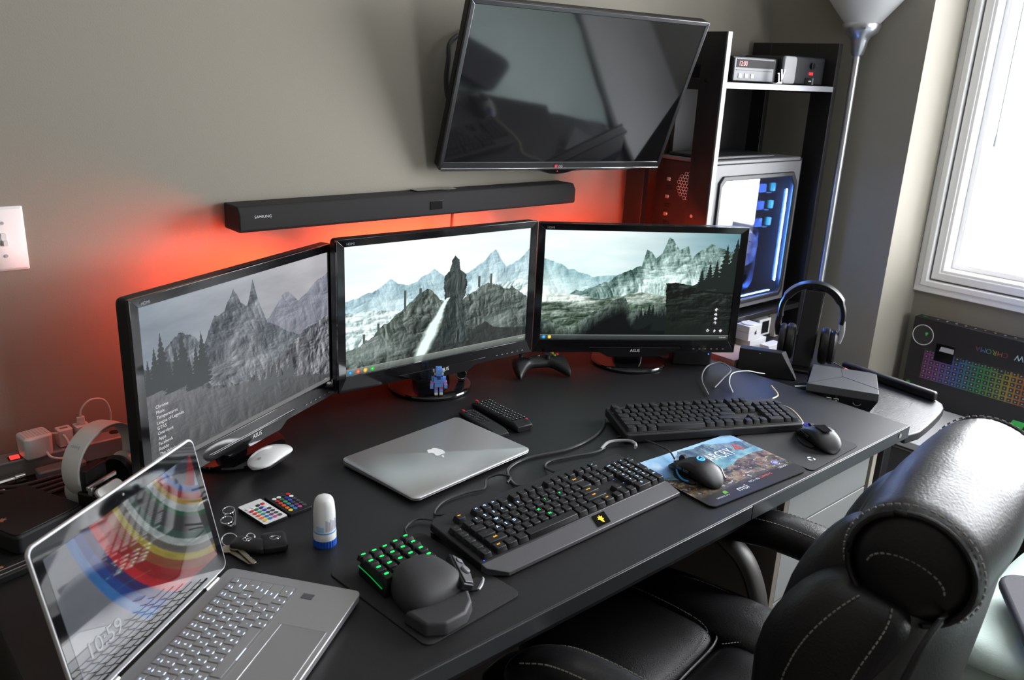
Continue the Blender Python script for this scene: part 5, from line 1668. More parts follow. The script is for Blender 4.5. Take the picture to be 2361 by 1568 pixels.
for y in (-0.010, 0.002):
    MB().box(-0.034, 0.034, y - 0.0008, y + 0.0008, 0.0121, 0.0126).build('silver_line', alu, o)
MB().prism(rr(0.010, 0.005, 0.002), 0.0121, 0.0130, T(-0.018, 0.010, 0)).build('copper_mark', mat('copper_mark', (0, 0, 0)), o)

# ---------------------------------------------------------------- things on the corner table (right)
CZ = 0.7205
o = root('mini_computer', 'flat dark grey mini computer with grooved slanted top on the corner table', 'computer', (2.098, 1.005, CZ), -61.5)
hw_ = 0.089
gp_ = mat('minipc_grey', (0.050, 0.051, 0.054), 0.45, bump=0.1, bscale=1500)
MB().prism([(-hw_ + .010, -hw_ + .012), (hw_ - .014, -hw_ + .012), (hw_ - .006, hw_ - .006), (-hw_ + .006, hw_ - .006)], 0.0, 0.034, None, 0, [(-hw_, -hw_), (hw_, -hw_), (hw_, hw_), (-hw_, hw_)]).build('lower_body', gloss, o, bevel=0.001)
top_ = [(-hw_, -hw_), (hw_, -hw_), (hw_, hw_ - .01), (hw_ - .02, hw_), (-hw_ + .01, hw_)]
MB().prism(top_, 0.034, 0.054, None, 0, [(x * .985, y * .985) for x, y in top_]).build('lid', gp_, o, bevel=0.0012)
m = MB()
for a, b in (((0.0, 0.012), (-hw_, -hw_ + .004)), ((0.0, 0.012), (-0.004, hw_ - .002)), ((0.0, 0.012), (hw_, -hw_ * .55))):
    m.tube([(a[0], a[1], 0.0541), (b[0], b[1], 0.0541)], 0.0007, k=1, n=6)
m.build('groove', mat('gap_black', (0, 0, 0)), o)
for x in (-0.030, -0.012):
    MB().box(x - .007, x + .007, -hw_ + .002, -hw_ + .010, 0.016, 0.024).build('usb_port', chrome, o, bevel=0.001)
MB().tube([(-0.012, -hw_ + 0.002, 0.018), (-0.012, -hw_ - 0.012, 0.014), (-0.022, -hw_ - 0.022, 0.009), (-0.04, -hw_ - 0.030, 0.006)], 0.0025).build('short_cable', ink_grey, o)
MB().tube([(0.040 + 0.010 * math.cos(rad(a)), -hw_ + 0.006, 0.022 + 0.010 * math.sin(rad(a))) for a in range(0, 360, 20)], 0.0012, k=1, closed=True).build('round_mark', pl_grey, o)

o = root('angled_black_box', 'black angular upright box beside the desk edge in front of the white cartons', 'box', (2.088, 1.222, CZ), -62)
MB().prism([(-0.085, -0.030), (0.080, -0.018), (0.078, 0.012), (-0.085, 0.010)], 0, 0.075, None, 0, [(-0.085, -0.026), (0.030, -0.016), (0.040, 0.010), (-0.085, 0.010)]).build('body', mat('matte_black_box', (0.006, 0.006, 0.007), 0.6, bump=0.05), o, bevel=0.002)
MB().box(-0.030, -0.026, -0.0275, -0.0255, 0.066, 0.068).build('small_mark', ink_grey, o)

# headphone stand and headphones
st = root('headphone_stand', 'black slab headphone stand on the corner table', 'stand', (2.225, 1.195, CZ), -62)
MB().prism(rr(0.110, 0.085, 0.008), 0, 0.008, T(-0.015, -0.005, 0)).build('base_plate', pl_black, st, bevel=0.002)
MB().prism([(-0.030, -0.012), (0.022, -0.012), (0.026, 0.010), (-0.022, 0.014)], 0.008, 0.240, None, 0, [(-0.022, -0.012), (0.030, -0.012), (0.032, 0.010), (-0.016, 0.014)]).build('upright', pl_matte, st, bevel=0.003)
hp = root('black_headphones', 'black over ear headphones hanging on the slab stand', 'headphones', (2.232, 1.195, CZ), -62)
m = MB()
rings = []
cz_ = 0.166
for k in range(0, 33):
    a = rad(-12 + 204 * k / 32)
    n1, n2 = math.cos(a), math.sin(a)
    x, zz = 0.086 * n1, cz_ + 0.088 * n2
    wd = 0.014 + 0.006 * math.sin(math.pi * k / 32)
    th = 0.0085 + (0.0045 if 6 < k < 26 else 0)
    rings.append([(x + n1 * th * .6, -wd, zz + n2 * th * .6), (x + n1 * th, 0, zz + n2 * th), (x + n1 * th * .6, wd, zz + n2 * th * .6), (x - n1 * th * .6, wd * .9, zz - n2 * th * .6), (x - n1 * th, 0, zz - n2 * th), (x - n1 * th * .6, -wd * .9, zz - n2 * th * .6)])
m.loft(rings)
m.build('headband', leather, hp, bevel=0.0015)
for s_ in (-1, 1):
    MB().tube([(s_ * 0.086, 0, cz_ - 0.010), (s_ * 0.089, 0, cz_ - 0.045), (s_ * 0.083, 0, cz_ - 0.075)], 0.0055, k=5, flat=1.6).build('yoke', alu if s_ > 0 else pl_black, hp)
    MB().lathe([(0.0, 0.0), (0.030, 0.001), (0.036, 0.006), (0.036, 0.012), (0.033, 0.016)], 36, T(s_ * 0.082, 0, cz_ - 0.090, ry=-90 * s_) @ Matrix.Diagonal((1.42, 1.25, 1.34, 1))).build('ear_cup', pl_black, hp)
    m = MB()
    m.lathe([(0.033, 0.016), (0.038, 0.019), (0.039, 0.026), (0.036, 0.033), (0.028, 0.036), (0.016, 0.034), (0.012, 0.026), (0.0, 0.026)], 36, T(s_ * 0.082, 0, cz_ - 0.090, ry=-90 * s_) @ Matrix.Diagonal((1.42, 1.25, 1.34, 1)))
    m.build('ear_pad', leather, hp)
MB().tube([(0.070, 0, cz_ - 0.125), (0.075, 0.01, 0.030), (0.095, 0.01, 0.022), (0.130, 0.0, 0.010), (0.145, -0.005, 0.004)], 0.0018).build('cord', rubber, hp)
MB().cyl((0.112, 0.0, 0.016), (0.128, 0.0, 0.010), 0.0045, n=12).build('red_plug', mat('power_red', (0, 0, 0)), hp)

# white cartons
cw = mat('carton_white', (0.78, 0.78, 0.80), 0.4, bump=0.02)
cb = mat('carton_beige', srgb(176, 158, 150), 0.5, bump=0.05)


def carton(name, label, x0, x1, y0, y1, z0, z1, m_=cw, rz=0, g='white cartons under the hutch'):
    cx, cy = (x0 + x1) / 2, (y0 + y1) / 2
    c = root(name, label, 'box', (cx, cy, z0), rz, g)
    w_, d_, h_ = (x1 - x0) / 2, (y1 - y0) / 2, z1 - z0
    MB().box(-w_, w_, -d_, d_, 0, h_ * 0.55).build('tray', m_, c, bevel=0.0008)
    MB().box(-w_ - .0004, w_ + .0004, -d_ - .0004, d_ + .0004, h_ * 0.56, h_).build('lid', m_, c, bevel=0.0008)
    return c, w_, d_, h_


c, w_, d_, h_ = carton('carton', 'white carton forming the lower half of the stack under the hutch', 2.198, 2.285, 1.362, 1.412, CZ, 0.764)
MB().prism(circ(0.0025, 10), 0, 0.0005, T(0.02, -d_ - .0005, 0.02, rx=90)).build('print_dot', ink_grey, c)
c, w_, d_, h_ = carton('carton', 'white carton with a black fruit mark on top of another carton', 2.186, 2.252, 1.363, 1.411, 0.7645, 0.811)
m = MB()
fruit(m, 0.0105, T(0.004, -d_ - .0005, h_ * .5, rx=90), 0.0004)
m.build('fruit_mark', mat('mark_black', (0.01, 0.01, 0.01), 0.4, bump=0.01), c)
o = root('round_gadget', 'thin round white gadget lying on the upper white carton', 'gadget', (2.215, 1.387, 0.8115))
# keep clear of the shelf above
MB().lathe([(0.021, 0), (0.0225, 0.0015), (0.021, 0.003), (0.0, 0.0034)], 32).build('disc', pl_white, o)
c, w_, d_, h_ = carton('clear_case', 'small clear and white case with a fruit mark in front of the cartons', 2.236, 2.308, 1.318, 1.350, CZ, 0.752)
m = MB()
fruit(m, 0.007, T(0.022, -d_ - .0008, h_ * .5, rx=90), 0.0004)
m.build('fruit_mark', mat('mark_black', (0, 0, 0)), c)
MB().glyph('iPod', 0.006, T(-0.014, -d_ - .0008, h_ * .5, rx=90)).build('lettering', ink_grey, c)
c, w_, d_, h_ = carton('carton', 'white carton with a dark window panel right of the fruit marked one', 2.34, 2.405, 1.425, 1.50, 0.737, 0.792)
MB().box(-w_ * .5, w_ * .7, -d_ - .0008, -d_ - .0003, h_ * .12, h_ * .86).build('dark_window', gloss, c)
MB().box(-w_ - .0008, -w_ - .0003, -d_ * .8, d_ * .8, h_ * .1, h_ * .9).build('dark_side', pl_grey, c)
c, w_, d_, h_ = carton('carton', 'black carton holding up the windowed white one', 2.335, 2.41, 1.424, 1.505, CZ, 0.7365, pl_black)
c = root('file_holder', 'pale upright file holder with a round finger hole beside the headphones', 'file holder', (2.455, 1.44, CZ), 8)
hold = mat('holder_cream', srgb(190, 184, 176), 0.5, bump=0.03)
MB().box(-0.024, -0.021, -0.015, 0.10, 0, 0.078).build('side_panel', hold, c, bevel=0.0006)
MB().box(0.018, 0.021, -0.015, 0.10, 0, 0.070).box(-0.021, 0.018, -0.015, -0.012, 0, 0.050).build('front_panel', hold, c, bevel=0.0006)
MB().box(-0.018, -0.012, -0.010, 0.09, 0, 0.074).build('brown_folder', mat('folder_brown', srgb(96, 58, 40), 0.6, bump=0.1), c)
MB().cyl((-0.0246, 0.012, 0.062), (-0.0240, 0.012, 0.062), 0.005, n=16).build('finger_hole', pl_black, c)
c, w_, d_, h_ = carton('beige_carton', 'beige flat carton at the back corner of the main desk', 2.03, 2.165, 1.30, 1.40, CZ, 0.752, cb, 0, None)
MB().glyph('PS', 0.008, T(0.02, -d_ - .0008, h_ * .5, rx=90)).build('lettering', ink_grey, c)
o = root('silver_pen', 'silver pen lying on the corner table behind the mini computer', 'pen', (2.075, 1.098, CZ), -30)
MB().cyl((-0.03, 0, 0.005), (0.022, 0, 0.005), 0.004, 0.004, n=12).build('barrel', alu, o)
MB().cyl((0.022, 0, 0.005), (0.034, 0, 0.005), 0.004, 0.0012, n=12).build('tip', chrome, o)

# ---------------------------------------------------------------- tower computer on the hutch
pc = root('tower_computer', 'grey tower computer with a glowing blue side window on the hutch shelf', 'computer', (2.265, 1.555, 0.8245))
Lp = lambda x0, x1, y0, y1, z0, z1, mb=None, mi=0: (mb or MB()).box(x0 - 2.265, x1 - 2.265, y0 - 1.555, y1 - 1.555, z0 - 0.8245, z1 - 0.8245, mi=mi)
case_g = mat('case_grey', (0.16, 0.16, 0.17), 0.5, metal=0.0, bump=0.08, bscale=900)
case_d = mat('case_dark', (0.015, 0.015, 0.017), 0.5, bump=0.08)
X0, X1, Y0, Y1, Z0, Z1 = 2.036, 2.495, 1.455, 1.655, 0.840, 1.290
m = Lp(X0, X1, Y1 - .002, Y1, Z0, Z1)
Lp(X0, X1, Y0, Y1, Z0, Z0 + .004, m)
Lp(X0, X1, Y0, Y1, Z1 - .004, Z1, m)
Lp(X1 - .004, X1, Y0, Y1, Z0, Z1, m)
m.build('chassis', case_d, pc)
# side panel with the window opening (polygon ring)
WP = [(2.082, 0.872), (2.448, 0.872), (2.462, 0.888), (2.462, 1.205), (2.436, 1.240), (2.100, 1.240), (2.082, 1.222)]
OP = [(X0, Z0), (X1, Z0), (X1, Z0 + .02), (X1, Z1 - .02), (X1, Z1), (X0, Z1), (X0, Z1 - .02)]
OP = [(X0, Z0), (X1, Z0), (X1, 0.95), (X1, 1.2), (X1, Z1), (X0, Z1), (X0, 1.15)]


def ringpanel(mb, outer, inner, y0, y1, mi=0):
    rs = [[(x - 2.265, y - 1.555, z_ - 0.8245) for x, z_ in pp] for pp, y in ((outer, y1), (outer, y0), (inner, y0), (inner, y1))]
    V = [[mb.bm.verts.new(p) for p in r_] for r_ in rs]
    for k in range(4):
        A, B = V[k], V[(k + 1) % 4]
        for j in range(len(A)):
            f = mb.bm.faces.new((A[j], A[(j + 1) % len(A)], B[(j + 1) % len(A)], B[j]))
            f.material_index = mi
    return mb


def grow(P_, d):
    cx, cz = sum(p[0] for p in P_) / len(P_), sum(p[1] for p in P_) / len(P_)
    return [(x + math.copysign(d, x - cx), z_ + math.copysign(d, z_ - cz)) for x, z_ in P_]


ringpanel(MB(), OP, grow(WP, .018), Y0 - .004, Y0).build('side_panel', case_g, pc, bevel=0.001)
ringpanel(MB(), grow(WP, .018), grow(WP, .004), Y0 - .010, Y0 - .001).build('window_surround', case_d, pc, bevel=0.003)
MB().prism([(x - 2.265, z_ - 0.8245) for x, z_ in grow(WP, .005)], 0, 0.002, T(0, Y0 - 1.555 - .001, 0, rx=90)).build('side_window', pane, pc)
Lp(X0, X1, Y0, Y1, Z1 + .0005, Z1 + .012).build('top_cover', case_g, pc, bevel=0.003)
Lp(X0 + .02, X1 - .12, Y0 + .02, Y1 - .02, Z1 + .0125, Z1 + .022).build('top_grille', case_d, pc, bevel=0.003)
Lp(X1 + .0005, X1 + .012, Y0, Y1, Z0 - .01, Z1 + .008).build('front_panel', case_d, pc, bevel=0.003)
for x in (X0 + .05, X1 - .05):
    Lp(x - .02, x + .02, Y0 + .02, Y1 - .02, Z0 - .0155, Z0).build('foot', case_d, pc, bevel=0.002)
m = Lp(X0 - .003, X0, Y0, Y1, Z0, Z1)
m.build('rear_panel', case_d, pc)
# rear fan grille: white hexagon mesh, port cluster
m = MB()
for i in range(-4, 5):
    for j in range(-5, 6):
        yy, zz = i * .0100 + (j % 2) * .0050, j * .0088
        if yy * yy + zz * zz < .046 ** 2:
            m.tube([(0, yy + .0052 * math.cos(rad(a + 30)), zz + .0052 * math.sin(rad(a + 30))) for a in range(0, 360, 60)], 0.0008, k=1, n=4, closed=True, M=T(X0 - .0045 - 2.265, 1.523 - 1.555, 1.222 - 0.8245))
m.build('fan_grille', mat('grille_white', (0.6, 0.6, 0.62), 0.4, metal=0.2, bump=0.02), pc)
for k in range(6):
    Lp(X0 - .007, X0 - .003, 1.592 + .006 * (k % 2), 1.612, 1.10 + k * .026, 1.111 + k * .026).build('rear_port', chrome if k % 2 else pl_black, pc, bevel=0.001)
wl = glow('case_light_white', (0.42, 0.58, 1.0), 11.0)
Lp(2.092, 2.262, 1.520, 1.524, 1.045, 1.236).build('lit_cover', wl, pc, bevel=0.001, label='bright white lit inner cover')
m = MB().prism([(2.10 - 2.265, 0.985 - .8245), (2.215 - 2.265, 0.965 - .8245), (2.275 - 2.265, 1.005 - .8245), (2.262 - 2.265, 1.042 - .8245), (2.10 - 2.265, 1.045 - .8245)], 0, .006, T(0, 1.52 - 1.555, 0, rx=90))
m.build('lit_shroud', wl, pc, bevel=0.002)
Lp(X0 + .01, X1 - .01, Y1 - .012, Y1 - .004, Z0 + .006, Z1 - .006).build('motherboard_tray', mat('tray_navy', (0.02, 0.03, 0.09), 0.4, metal=0.3, bump=0.3, bscale=120), pc)
bluestrip = glow('case_strip_blue', (0.10, 0.28, 1.0), 600)
Lp(2.10, 2.43, Y0 + .012, Y0 + .016, 1.241, 1.2425).build('light_strip', bluestrip, pc)
Lp(2.463, 2.4645, Y0 + .012, Y0 + .016, 0.90, 1.20).build('light_strip', bluestrip, pc)
Lp(2.10, 2.44, Y0 + .012, Y0 + .016, 0.870, 0.8715).build('light_strip', bluestrip, pc)
blu = mat('part_blue_grey', (0.10, 0.14, 0.30), 0.3, metal=0.4, bump=0.1)
for k, zz in enumerate((1.205, 1.150, 1.095)):
    dr_ = Lp(2.350, 2.395, 1.50, 1.60, zz - .016, zz + .012).build('drive', blu, pc, bevel=0.002)
    Lp(2.425, 2.440, 1.495, 1.505, zz - .014, zz + .012).build('drive_clip', glow('clip_cyan', (0.05, 0.5, 1.0), 3), dr_, bevel=0.002)
    Lp(2.400, 2.425, 1.50, 1.60, zz - .020, zz - .016).build('drive_rail', case_d, pc)
fan_ = MB().cyl((2.315 - 2.265, 1.49 - 1.555, 1.015 - .8245), (2.315 - 2.265, 1.52 - 1.555, 1.015 - .8245), 0.055, n=36).build('fan_hub_cover', mat('fan_frost', (0.35, 0.38, 0.60), 0.35, bump=0.05), pc, bevel=0.003)
for a in (20, 92, 164, 236, 308):
    MB().prism([(0.012, -0.004), (0.050, -0.014), (0.053, 0.010), (0.014, 0.006)], 0, .002, T(2.315 - 2.265, 1.488 - 1.555, 1.015 - .8245, rx=90) @ T(rz=a)).build('fan_blade', mat('fan_blade', (0.16, 0.17, 0.30), 0.3, bump=0.05), fan_)
Lp(2.15, 2.30, 1.50, 1.62, 0.846, 0.955).build('power_supply', mat('psu_blue', (0.03, 0.04, 0.14), 0.4, bump=0.1), pc, bevel=0.002)
for k in range(4):
    MB().cyl((2.165 - 2.265 + .03 * k, 1.4985 - 1.555, .885 - .8245 + .012 * (k % 2)), (2.165 - 2.265 + .03 * k, 1.4975 - 1.555, .885 - .8245 + .012 * (k % 2)), 0.008, n=14).build('vent_hole', case_d, pc)
for k in range(4):
    MB().tube([(2.30 - 2.265 + .01 * k, 1.53 - 1.555, .86 - .8245), (2.34 - 2.265 + .01 * k, 1.50 - 1.555, .90 - .8245), (2.38 - 2.265, 1.505 - 1.555, .93 + .03 * k - .8245), (2.42 - 2.265, 1.53 - 1.555, .97 + .03 * k - .8245), (2.41 - 2.265, 1.56 - 1.555, 1.06 - .8245)], 0.004).build('inner_cable', mat('part_blue_grey', (0, 0, 0)) if k % 2 else case_d, pc)

# ---------------------------------------------------------------- upper shelf things
SZ = 1.5185
r = root('clock_radio', 'silver and black clock radio with red digits on the upper shelf', 'clock', (2.165, 1.515, SZ), 0)
MB().box(-0.095, 0.125, -0.060, 0.10, 0.002, 0.070).build('cabinet', pl_black, r, bevel=0.003)
MB().box(-0.094, 0.100, -0.066, -0.0605, 0.004, 0.066).build('face', mat('radio_silver', (0.20, 0.205, 0.22), 0.5, metal=0.0, bump=0.02, spec=0.3), r, bevel=0.002)
MB().box(-0.085, 0.100, -0.0672, -0.0662, 0.040, 0.062).build('display_window', mat('display_dark', (0.008, 0.006, 0.007), 0.6, bump=0.01, spec=0.15), r)
MB().glyph('12:00', 0.013, T(-0.055, -0.0675, 0.051, rx=90)).build('digits', glow('digits_red', (1.0, 0.02, 0.03), 1.6), r)
MB().box(-0.085, 0.090, -0.0672, -0.0662, 0.032, 0.034).build('slot', pl_black, r)
for x in (-0.065, -0.035, -0.005):
    MB().box(x - .008, x + .008, -0.0675, -0.0662, 0.012, 0.024).build('button', pl_lgrey, r, bevel=0.0008)
r = root('metal_emblem', 'silver letter shaped metal emblem keyring on the upper shelf', 'keyring', (2.262, 1.425, SZ + .0005), 0)
m = MB()
m.prism([(-.014, .030), (-.004, .030), (-.006, .028), (-.002, .006), (.010, .006), (.011, .009), (.013, .009), (.012, .001), (-.012, .001), (-.012, .003), (-.009, .004), (-.006, .004), (-.009, .027), (-.014, .028)], 0, .003, T(rx=90, z=0.0))
m.prism([(-.006, .040), (.004, .040), (.001, .038), (.006, .018), (.013, .038), (.010, .040), (.019, .040), (.016, .037), (.006, .010), (.003, .010), (-.003, .038)], 0, .003, T(rx=90, y=-.0032))
m.build('letters', chrome, r, bevel=0.0005)
MB().tube([(0.010 * math.cos(rad(a)), 0.010 * math.sin(rad(a)) * .8, 0.0015) for a in range(0, 360, 20)], 0.0011, k=1, closed=True, M=T(-0.026, -0.002, 0)).build('ring', chrome, r)
r = root('desk_speaker', 'dark grey speaker box with a silver end on the upper shelf', 'speaker', (2.425, 1.505, SZ), 0)
MB().box(-0.060, 0.122, -0.055, 0.085, 0.001, 0.082).build('cabinet', mat('speaker_grey', (0.016, 0.017, 0.020), 0.6, bump=0.05, spec=0.25), r, bevel=0.005, seg=3)
MB().prism(rr(0.066, 0.078, 0.010), 0, 0.010, T(-0.094, -0.059, 0.0405, rx=90, rz=0)).build('end_grille', mat('grille_silver', (0.30, 0.30, 0.31), 0.6, metal=0.0, bump=0.6, bscale=1500), r, bevel=0.003)
MB().prism(rr(0.066, 0.078, 0.010), 0, 0.130, T(-0.094, 0.072, 0.0405, rx=90, rz=0)).build('driver_box', pl_black, r, bevel=0.003)
MB().cyl((0.045, -0.0550, 0.056), (0.045, -0.063, 0.056), 0.010, n=24).build('knob', gloss, r, bevel=0.001)
MB().box(0.035, 0.057, -0.0562, -0.0552, 0.030, 0.038).build('red_display', glow('digits_red', (0, 0, 0)), r)
MB().prism(rr(0.050, 0.020, 0.006), 0, 0.002, T(0.042, -0.0552, 0.012, rx=90)).build('lower_panel', gloss, r)
MB().prism(rr(0.014, 0.003, 0.001), 0, 0.0008, T(0.042, -0.0573, 0.012, rx=90)).build('small_logo', ink_white, r)

# ---------------------------------------------------------------- torchiere floor lamp
lp = root('floor_lamp', 'silver floor lamp with a frosted cone shade in the corner', 'floor lamp', (2.612, 1.385, 0.0))
lamp_m = mat('lamp_silver', (0.68, 0.70, 0.75), 0.32, metal=0.9, bump=0.02)
MB().lathe([(0.045, 0), (0.047, 0.010), (0.020, 0.022), (0.012, 0.030)], 32).build('base', lamp_m, lp)
MB().lathe([(0.0115, 0.028), (0.0115, 1.615)], 24).build('pole', lamp_m, lp)
MB().lathe([(0.0115, 1.610), (0.019, 1.618), (0.027, 1.655), (0.033, 1.668), (0.050, 1.680), (0.056, 1.698), (0.055, 1.706), (0.048, 1.706), (0.030, 1.690)], 40).build('cup', lamp_m, lp)
MB().lathe([(0.046, 1.700), (0.052, 1.7065), (0.170, 1.850), (0.190, 1.868), (0.187, 1.870), (0.166, 1.853), (0.048, 1.708), (0.0, 1.706)], 48).build('shade', mat('frosted_shade', (0.92, 0.92, 0.92), 0.45, bump=0.02, trans=0.3), lp)
MB().cyl((-0.046, -0.032, 1.690), (-0.050, -0.036, 1.690), 0.004, n=12).build('screw', chrome, lp)


# ---------------------------------------------------------------- keyboard carton on the bench
def box_art(u, v):
    img = np.zeros((len(u), 3)) + C(38, 37, 39)
    img += (fbm(u * 6, v * 4, 2)[:, None] - .5) * 6
    m_ = (v < .30)
    img[m_] = (30, 29, 31)
    # drawn keyboard: rows of keys with rainbow edges (shown upside down)
    kx, ky = (u - .10) / .86, (v - .30) / .36
    k = v * 0 + (u * .0)
    inside = (kx > 0) & (kx < 1) & (ky > 0) & (ky < 1)
    img[inside] = (44, 44, 48)
    hue = np.stack([np.interp(kx, [0, .12, .25, .42, .6, .75, 1], [170, 150, 70, 60, 190, 200, 190]), np.interp(kx, [0, .12, .25, .42, .6, .75, 1], [80, 90, 120, 170, 170, 90, 40]),
                    np.interp(kx, [0, .12, .25, .42, .6, .75, 1], [150, 180, 210, 90, 60, 50, 50])], 1)
    cx_, cy_ = (kx * 23) % 1, (ky * 6) % 1
    edge = (cx_ < .14) | (cx_ > .86) | (cy_ < .14) | (cy_ > .86)
    rowoff = np.floor(ky * 6)
    hole = ((np.floor(kx * 23) % 7 == 5) & (rowoff == 5)) | (ky > .97)
    m_ = inside & edge & ~hole
    img[m_] = (hue * .75)[m_]
    m_ = inside & (cx_ > .38) & (cx_ < .62) & (cy_ > .35) & (cy_ < .6)
    img[m_] = (150, 150, 158)
    return img


bx = root('keyboard_carton', 'long dark product carton with a rainbow keyboard picture on the window bench', 'box', (2.878, 0.90, 0.5005), 0)
MB().box(-0.022, 0.022, -0.265, 0.257, 0, 0.293).build('carton', mat('carton_charcoal', srgb(40, 39, 41), 0.5, bump=0.05), bx, bevel=0.002)
BM = Matrix(((0, 0, -1, -0.0224), (-1, 0, 0, 0), (0, 1, 0, 0), (0, 0, 0, 1)))
picture('front_print', 0.520, 0.290, 420, 240, box_art, painted('printed_carton', rough=0.4), bx, BM @ T(0.004, 0.1465, 0))
m = MB().glyph('BLACKWIDOW', 0.0185, BM @ T(0.158, 0.238, 0.0006, rz=180))
m.build('lettering', mat('lettering_pale_cyan', (0.45, 0.62, 0.66), 0.5, bump=0.01), bx)
prepare_glyphs(list('CHROMA'))
for i, ch_ in enumerate('CHROMA'):
    c_ = ((.26, .04, .05), (.30, .13, .04), (.26, .26, .06), (.08, .26, .16), (.07, .16, .38), (.22, .04, .10))[i]
    MB().glyph(ch_, 0.016, BM @ T(0.041 - i * 0.0168, 0.236, 0.0006, rz=180)).build('letter', mat('chroma_%d' % i, c_, 0.5, bump=0.01), bx)
m = MB().tube([(0.034 * math.cos(rad(a)), 0.034 * math.sin(rad(a)), 0) for a in range(0, 360, 10)], 0.0012, k=1, closed=True, M=BM @ T(-0.219, 0.236, 0.0012))
m.build('circle_outline', ink_white, bx)
MB().prism(circ(0.033, 32), 0.0004, 0.0007, BM @ T(-0.219, 0.236, 0)).build('circle_inset', mat('inset_dark', (0.035, 0.037, 0.037), 0.4, bump=0.2, bscale=60), bx)
MB().prism([(x * 0.012, y * 0.012) for x, y in gly], 0.0008, 0.0011, BM @ T(-0.208, 0.242, 0)).build('green_mark', mat('mark_green_bright', (0.05, 0.60, 0.10), 0.4, bump=0.01), bx)
MB().prism([(x * 0.020, y * 0.018) for x, y in gly], 0.0005, 0.0008, BM @ T(-0.237, 0.060, 0)).build('green_mark', mat('mark_green_dark', (0.02, 0.28, 0.06), 0.4, bump=0.01), bx)
MB().prism([(-0.02, -0.014), (0.02, -0.014), (0.03, 0.014), (-0.008, 0.014)], 0.0005, 0.0008, BM @ T(0.112, 0.026, 0)).build('green_mark', mat('mark_green_bright', (0, 0, 0)), bx)
MB().prism(rr(0.060, 0.060, 0.002), 0.0005, 0.0012, BM @ T(-0.140, 0.190, 0)).build('dark_sticker', gloss, bx)
MB().prism([(-.018, -.004), (.028, -.004), (.028, .012), (-.014, .012)], 0.0013, 0.0016, BM @ T(-0.140, 0.200, 0)).build('pale_sticker', pl_lgrey, bx)
m = MB()
for k in range(9):
    m.prism(circ(0.004, 8), 0.2936, 0.2940, T(0.0, 0.190 - k * 0.030, 0))
m.build('top_icons', ink_white, bx)
MB().prism([(x * 0.018, y * 0.020) for x, y in gly], 0.2936, 0.2940, T(0, 0.232, 0)).build('green_mark', mat('mark_green_dark', (0, 0, 0)), bx)

# ---------------------------------------------------------------- bed behind the chair
sheet = mat('sheet_pale_green', srgb(196, 214, 208), 0.8, bump=0.4, bscale=200)
bd = root('bed', 'bed with pale green sheet behind the office chair', 'bed', (2.05, -0.70, 0))
MB().box(-0.40, 0.42, -1.2, 1.20, 0.06, 0.28).build('bed_frame', hutch_black, bd, bevel=0.005)


def drape(p):
    q = p.copy()
    q.z += 0.010 * noise.noise(Vector((p.x * 5, p.y * 9, 0))) + 0.008 * noise.noise(Vector((p.x * 14 + p.y * 9, p.y * 4, 3)))
    return q


m = MB().puff(0.01, 0, 0.375, 0.42, 1.21, 0.105, e=0.12, e2=0.3, nu=96, nv=30)
m.build('mattress', sheet, bd)
gx, gy = 40, 90
bmx = bmesh.new()
vs = [[bmx.verts.new((-0.415 + 0.85 * i / gx, -1.19 + 2.39 * j / gy, 0)) for i in range(gx + 1)] for j in range(gy + 1)]
for j in range(gy):
    for i in range(gx):
        bmx.faces.new((vs[j][i], vs[j][i + 1], vs[j + 1][i + 1], vs[j + 1][i]))
for v in bmx.verts:
    x, y = v.co.x, v.co.y
    v.co.z = 0.487 + 0.016 * noise.noise(Vector((x * 4 + y * 3, y * 2, 1))) + 0.012 * noise.noise(Vector((x * 3, y * 11 + x * 6, 5)))
    edge = max(0, abs(x - 0.01) - 0.385) / 0.04
    v.co.z -= 0.03 * min(1, edge) ** 2
mm_ = MB()
mm_.bm.free()
mm_.bm = bmx
ob = mm_.build('crumpled_sheet', sheet, bd, recalc=True)
so = ob.modifiers.new('solid', 'SOLIDIFY')
so.thickness = 0.006
o = root('laptop_sleeve', 'dark navy rounded sleeve lying on the bed behind the chair', 'sleeve', (1.80, 0.285, 0.512), 32)
MB().prism(rr(0.36, 0.26, 0.05, 6), 0, 0.022).build('body', mat('sleeve_navy', srgb(34, 34, 44), 0.7, bump=0.3), o, bevel=0.009, seg=3)
# dark clothes heap on the floor mirrored in the television
o = root('backpack', 'dark grey backpack lying on the floor beyond the bed', 'backpack', (2.69, -0.42, 0.0), 10)
m = MB().puff(0, 0, 0.14, 0.16, 0.24, 0.14, e=0.55, e2=0.6)
m.build('bag_body', mat('bag_dark', srgb(34, 32, 36), 0.8, bump=0.5), o)
MB().puff(0.02, -0.10, 0.30, 0.10, 0.12, 0.05, e=0.6).build('front_pocket', mat('bag_dark', (0, 0, 0)), o)
MB().tube([(-0.08, 0.20, 0.2), (-0.05, 0.25, 0.27), (0.05, 0.24, 0.27), (0.07, 0.18, 0.2)], 0.008).build('handle', rubber, o)

# ---------------------------------------------------------------- office chair
ch = root('office_chair', 'black leather office chair with a rolled headrest pushed under the desk', 'chair', (1.118, 0.715, 0.0035), 9)
plc = mat('chair_plastic', (0.06, 0.056, 0.052), 0.45, bump=0.1, bscale=900)
thread = mat('thread_grey', (0.22, 0.21, 0.19), 0.7, bump=0.1)
leather2 = mat('perforated_leather', (0.004, 0.004, 0.005), 0.42, bump=0.9, bscale=650, spec=0.5)


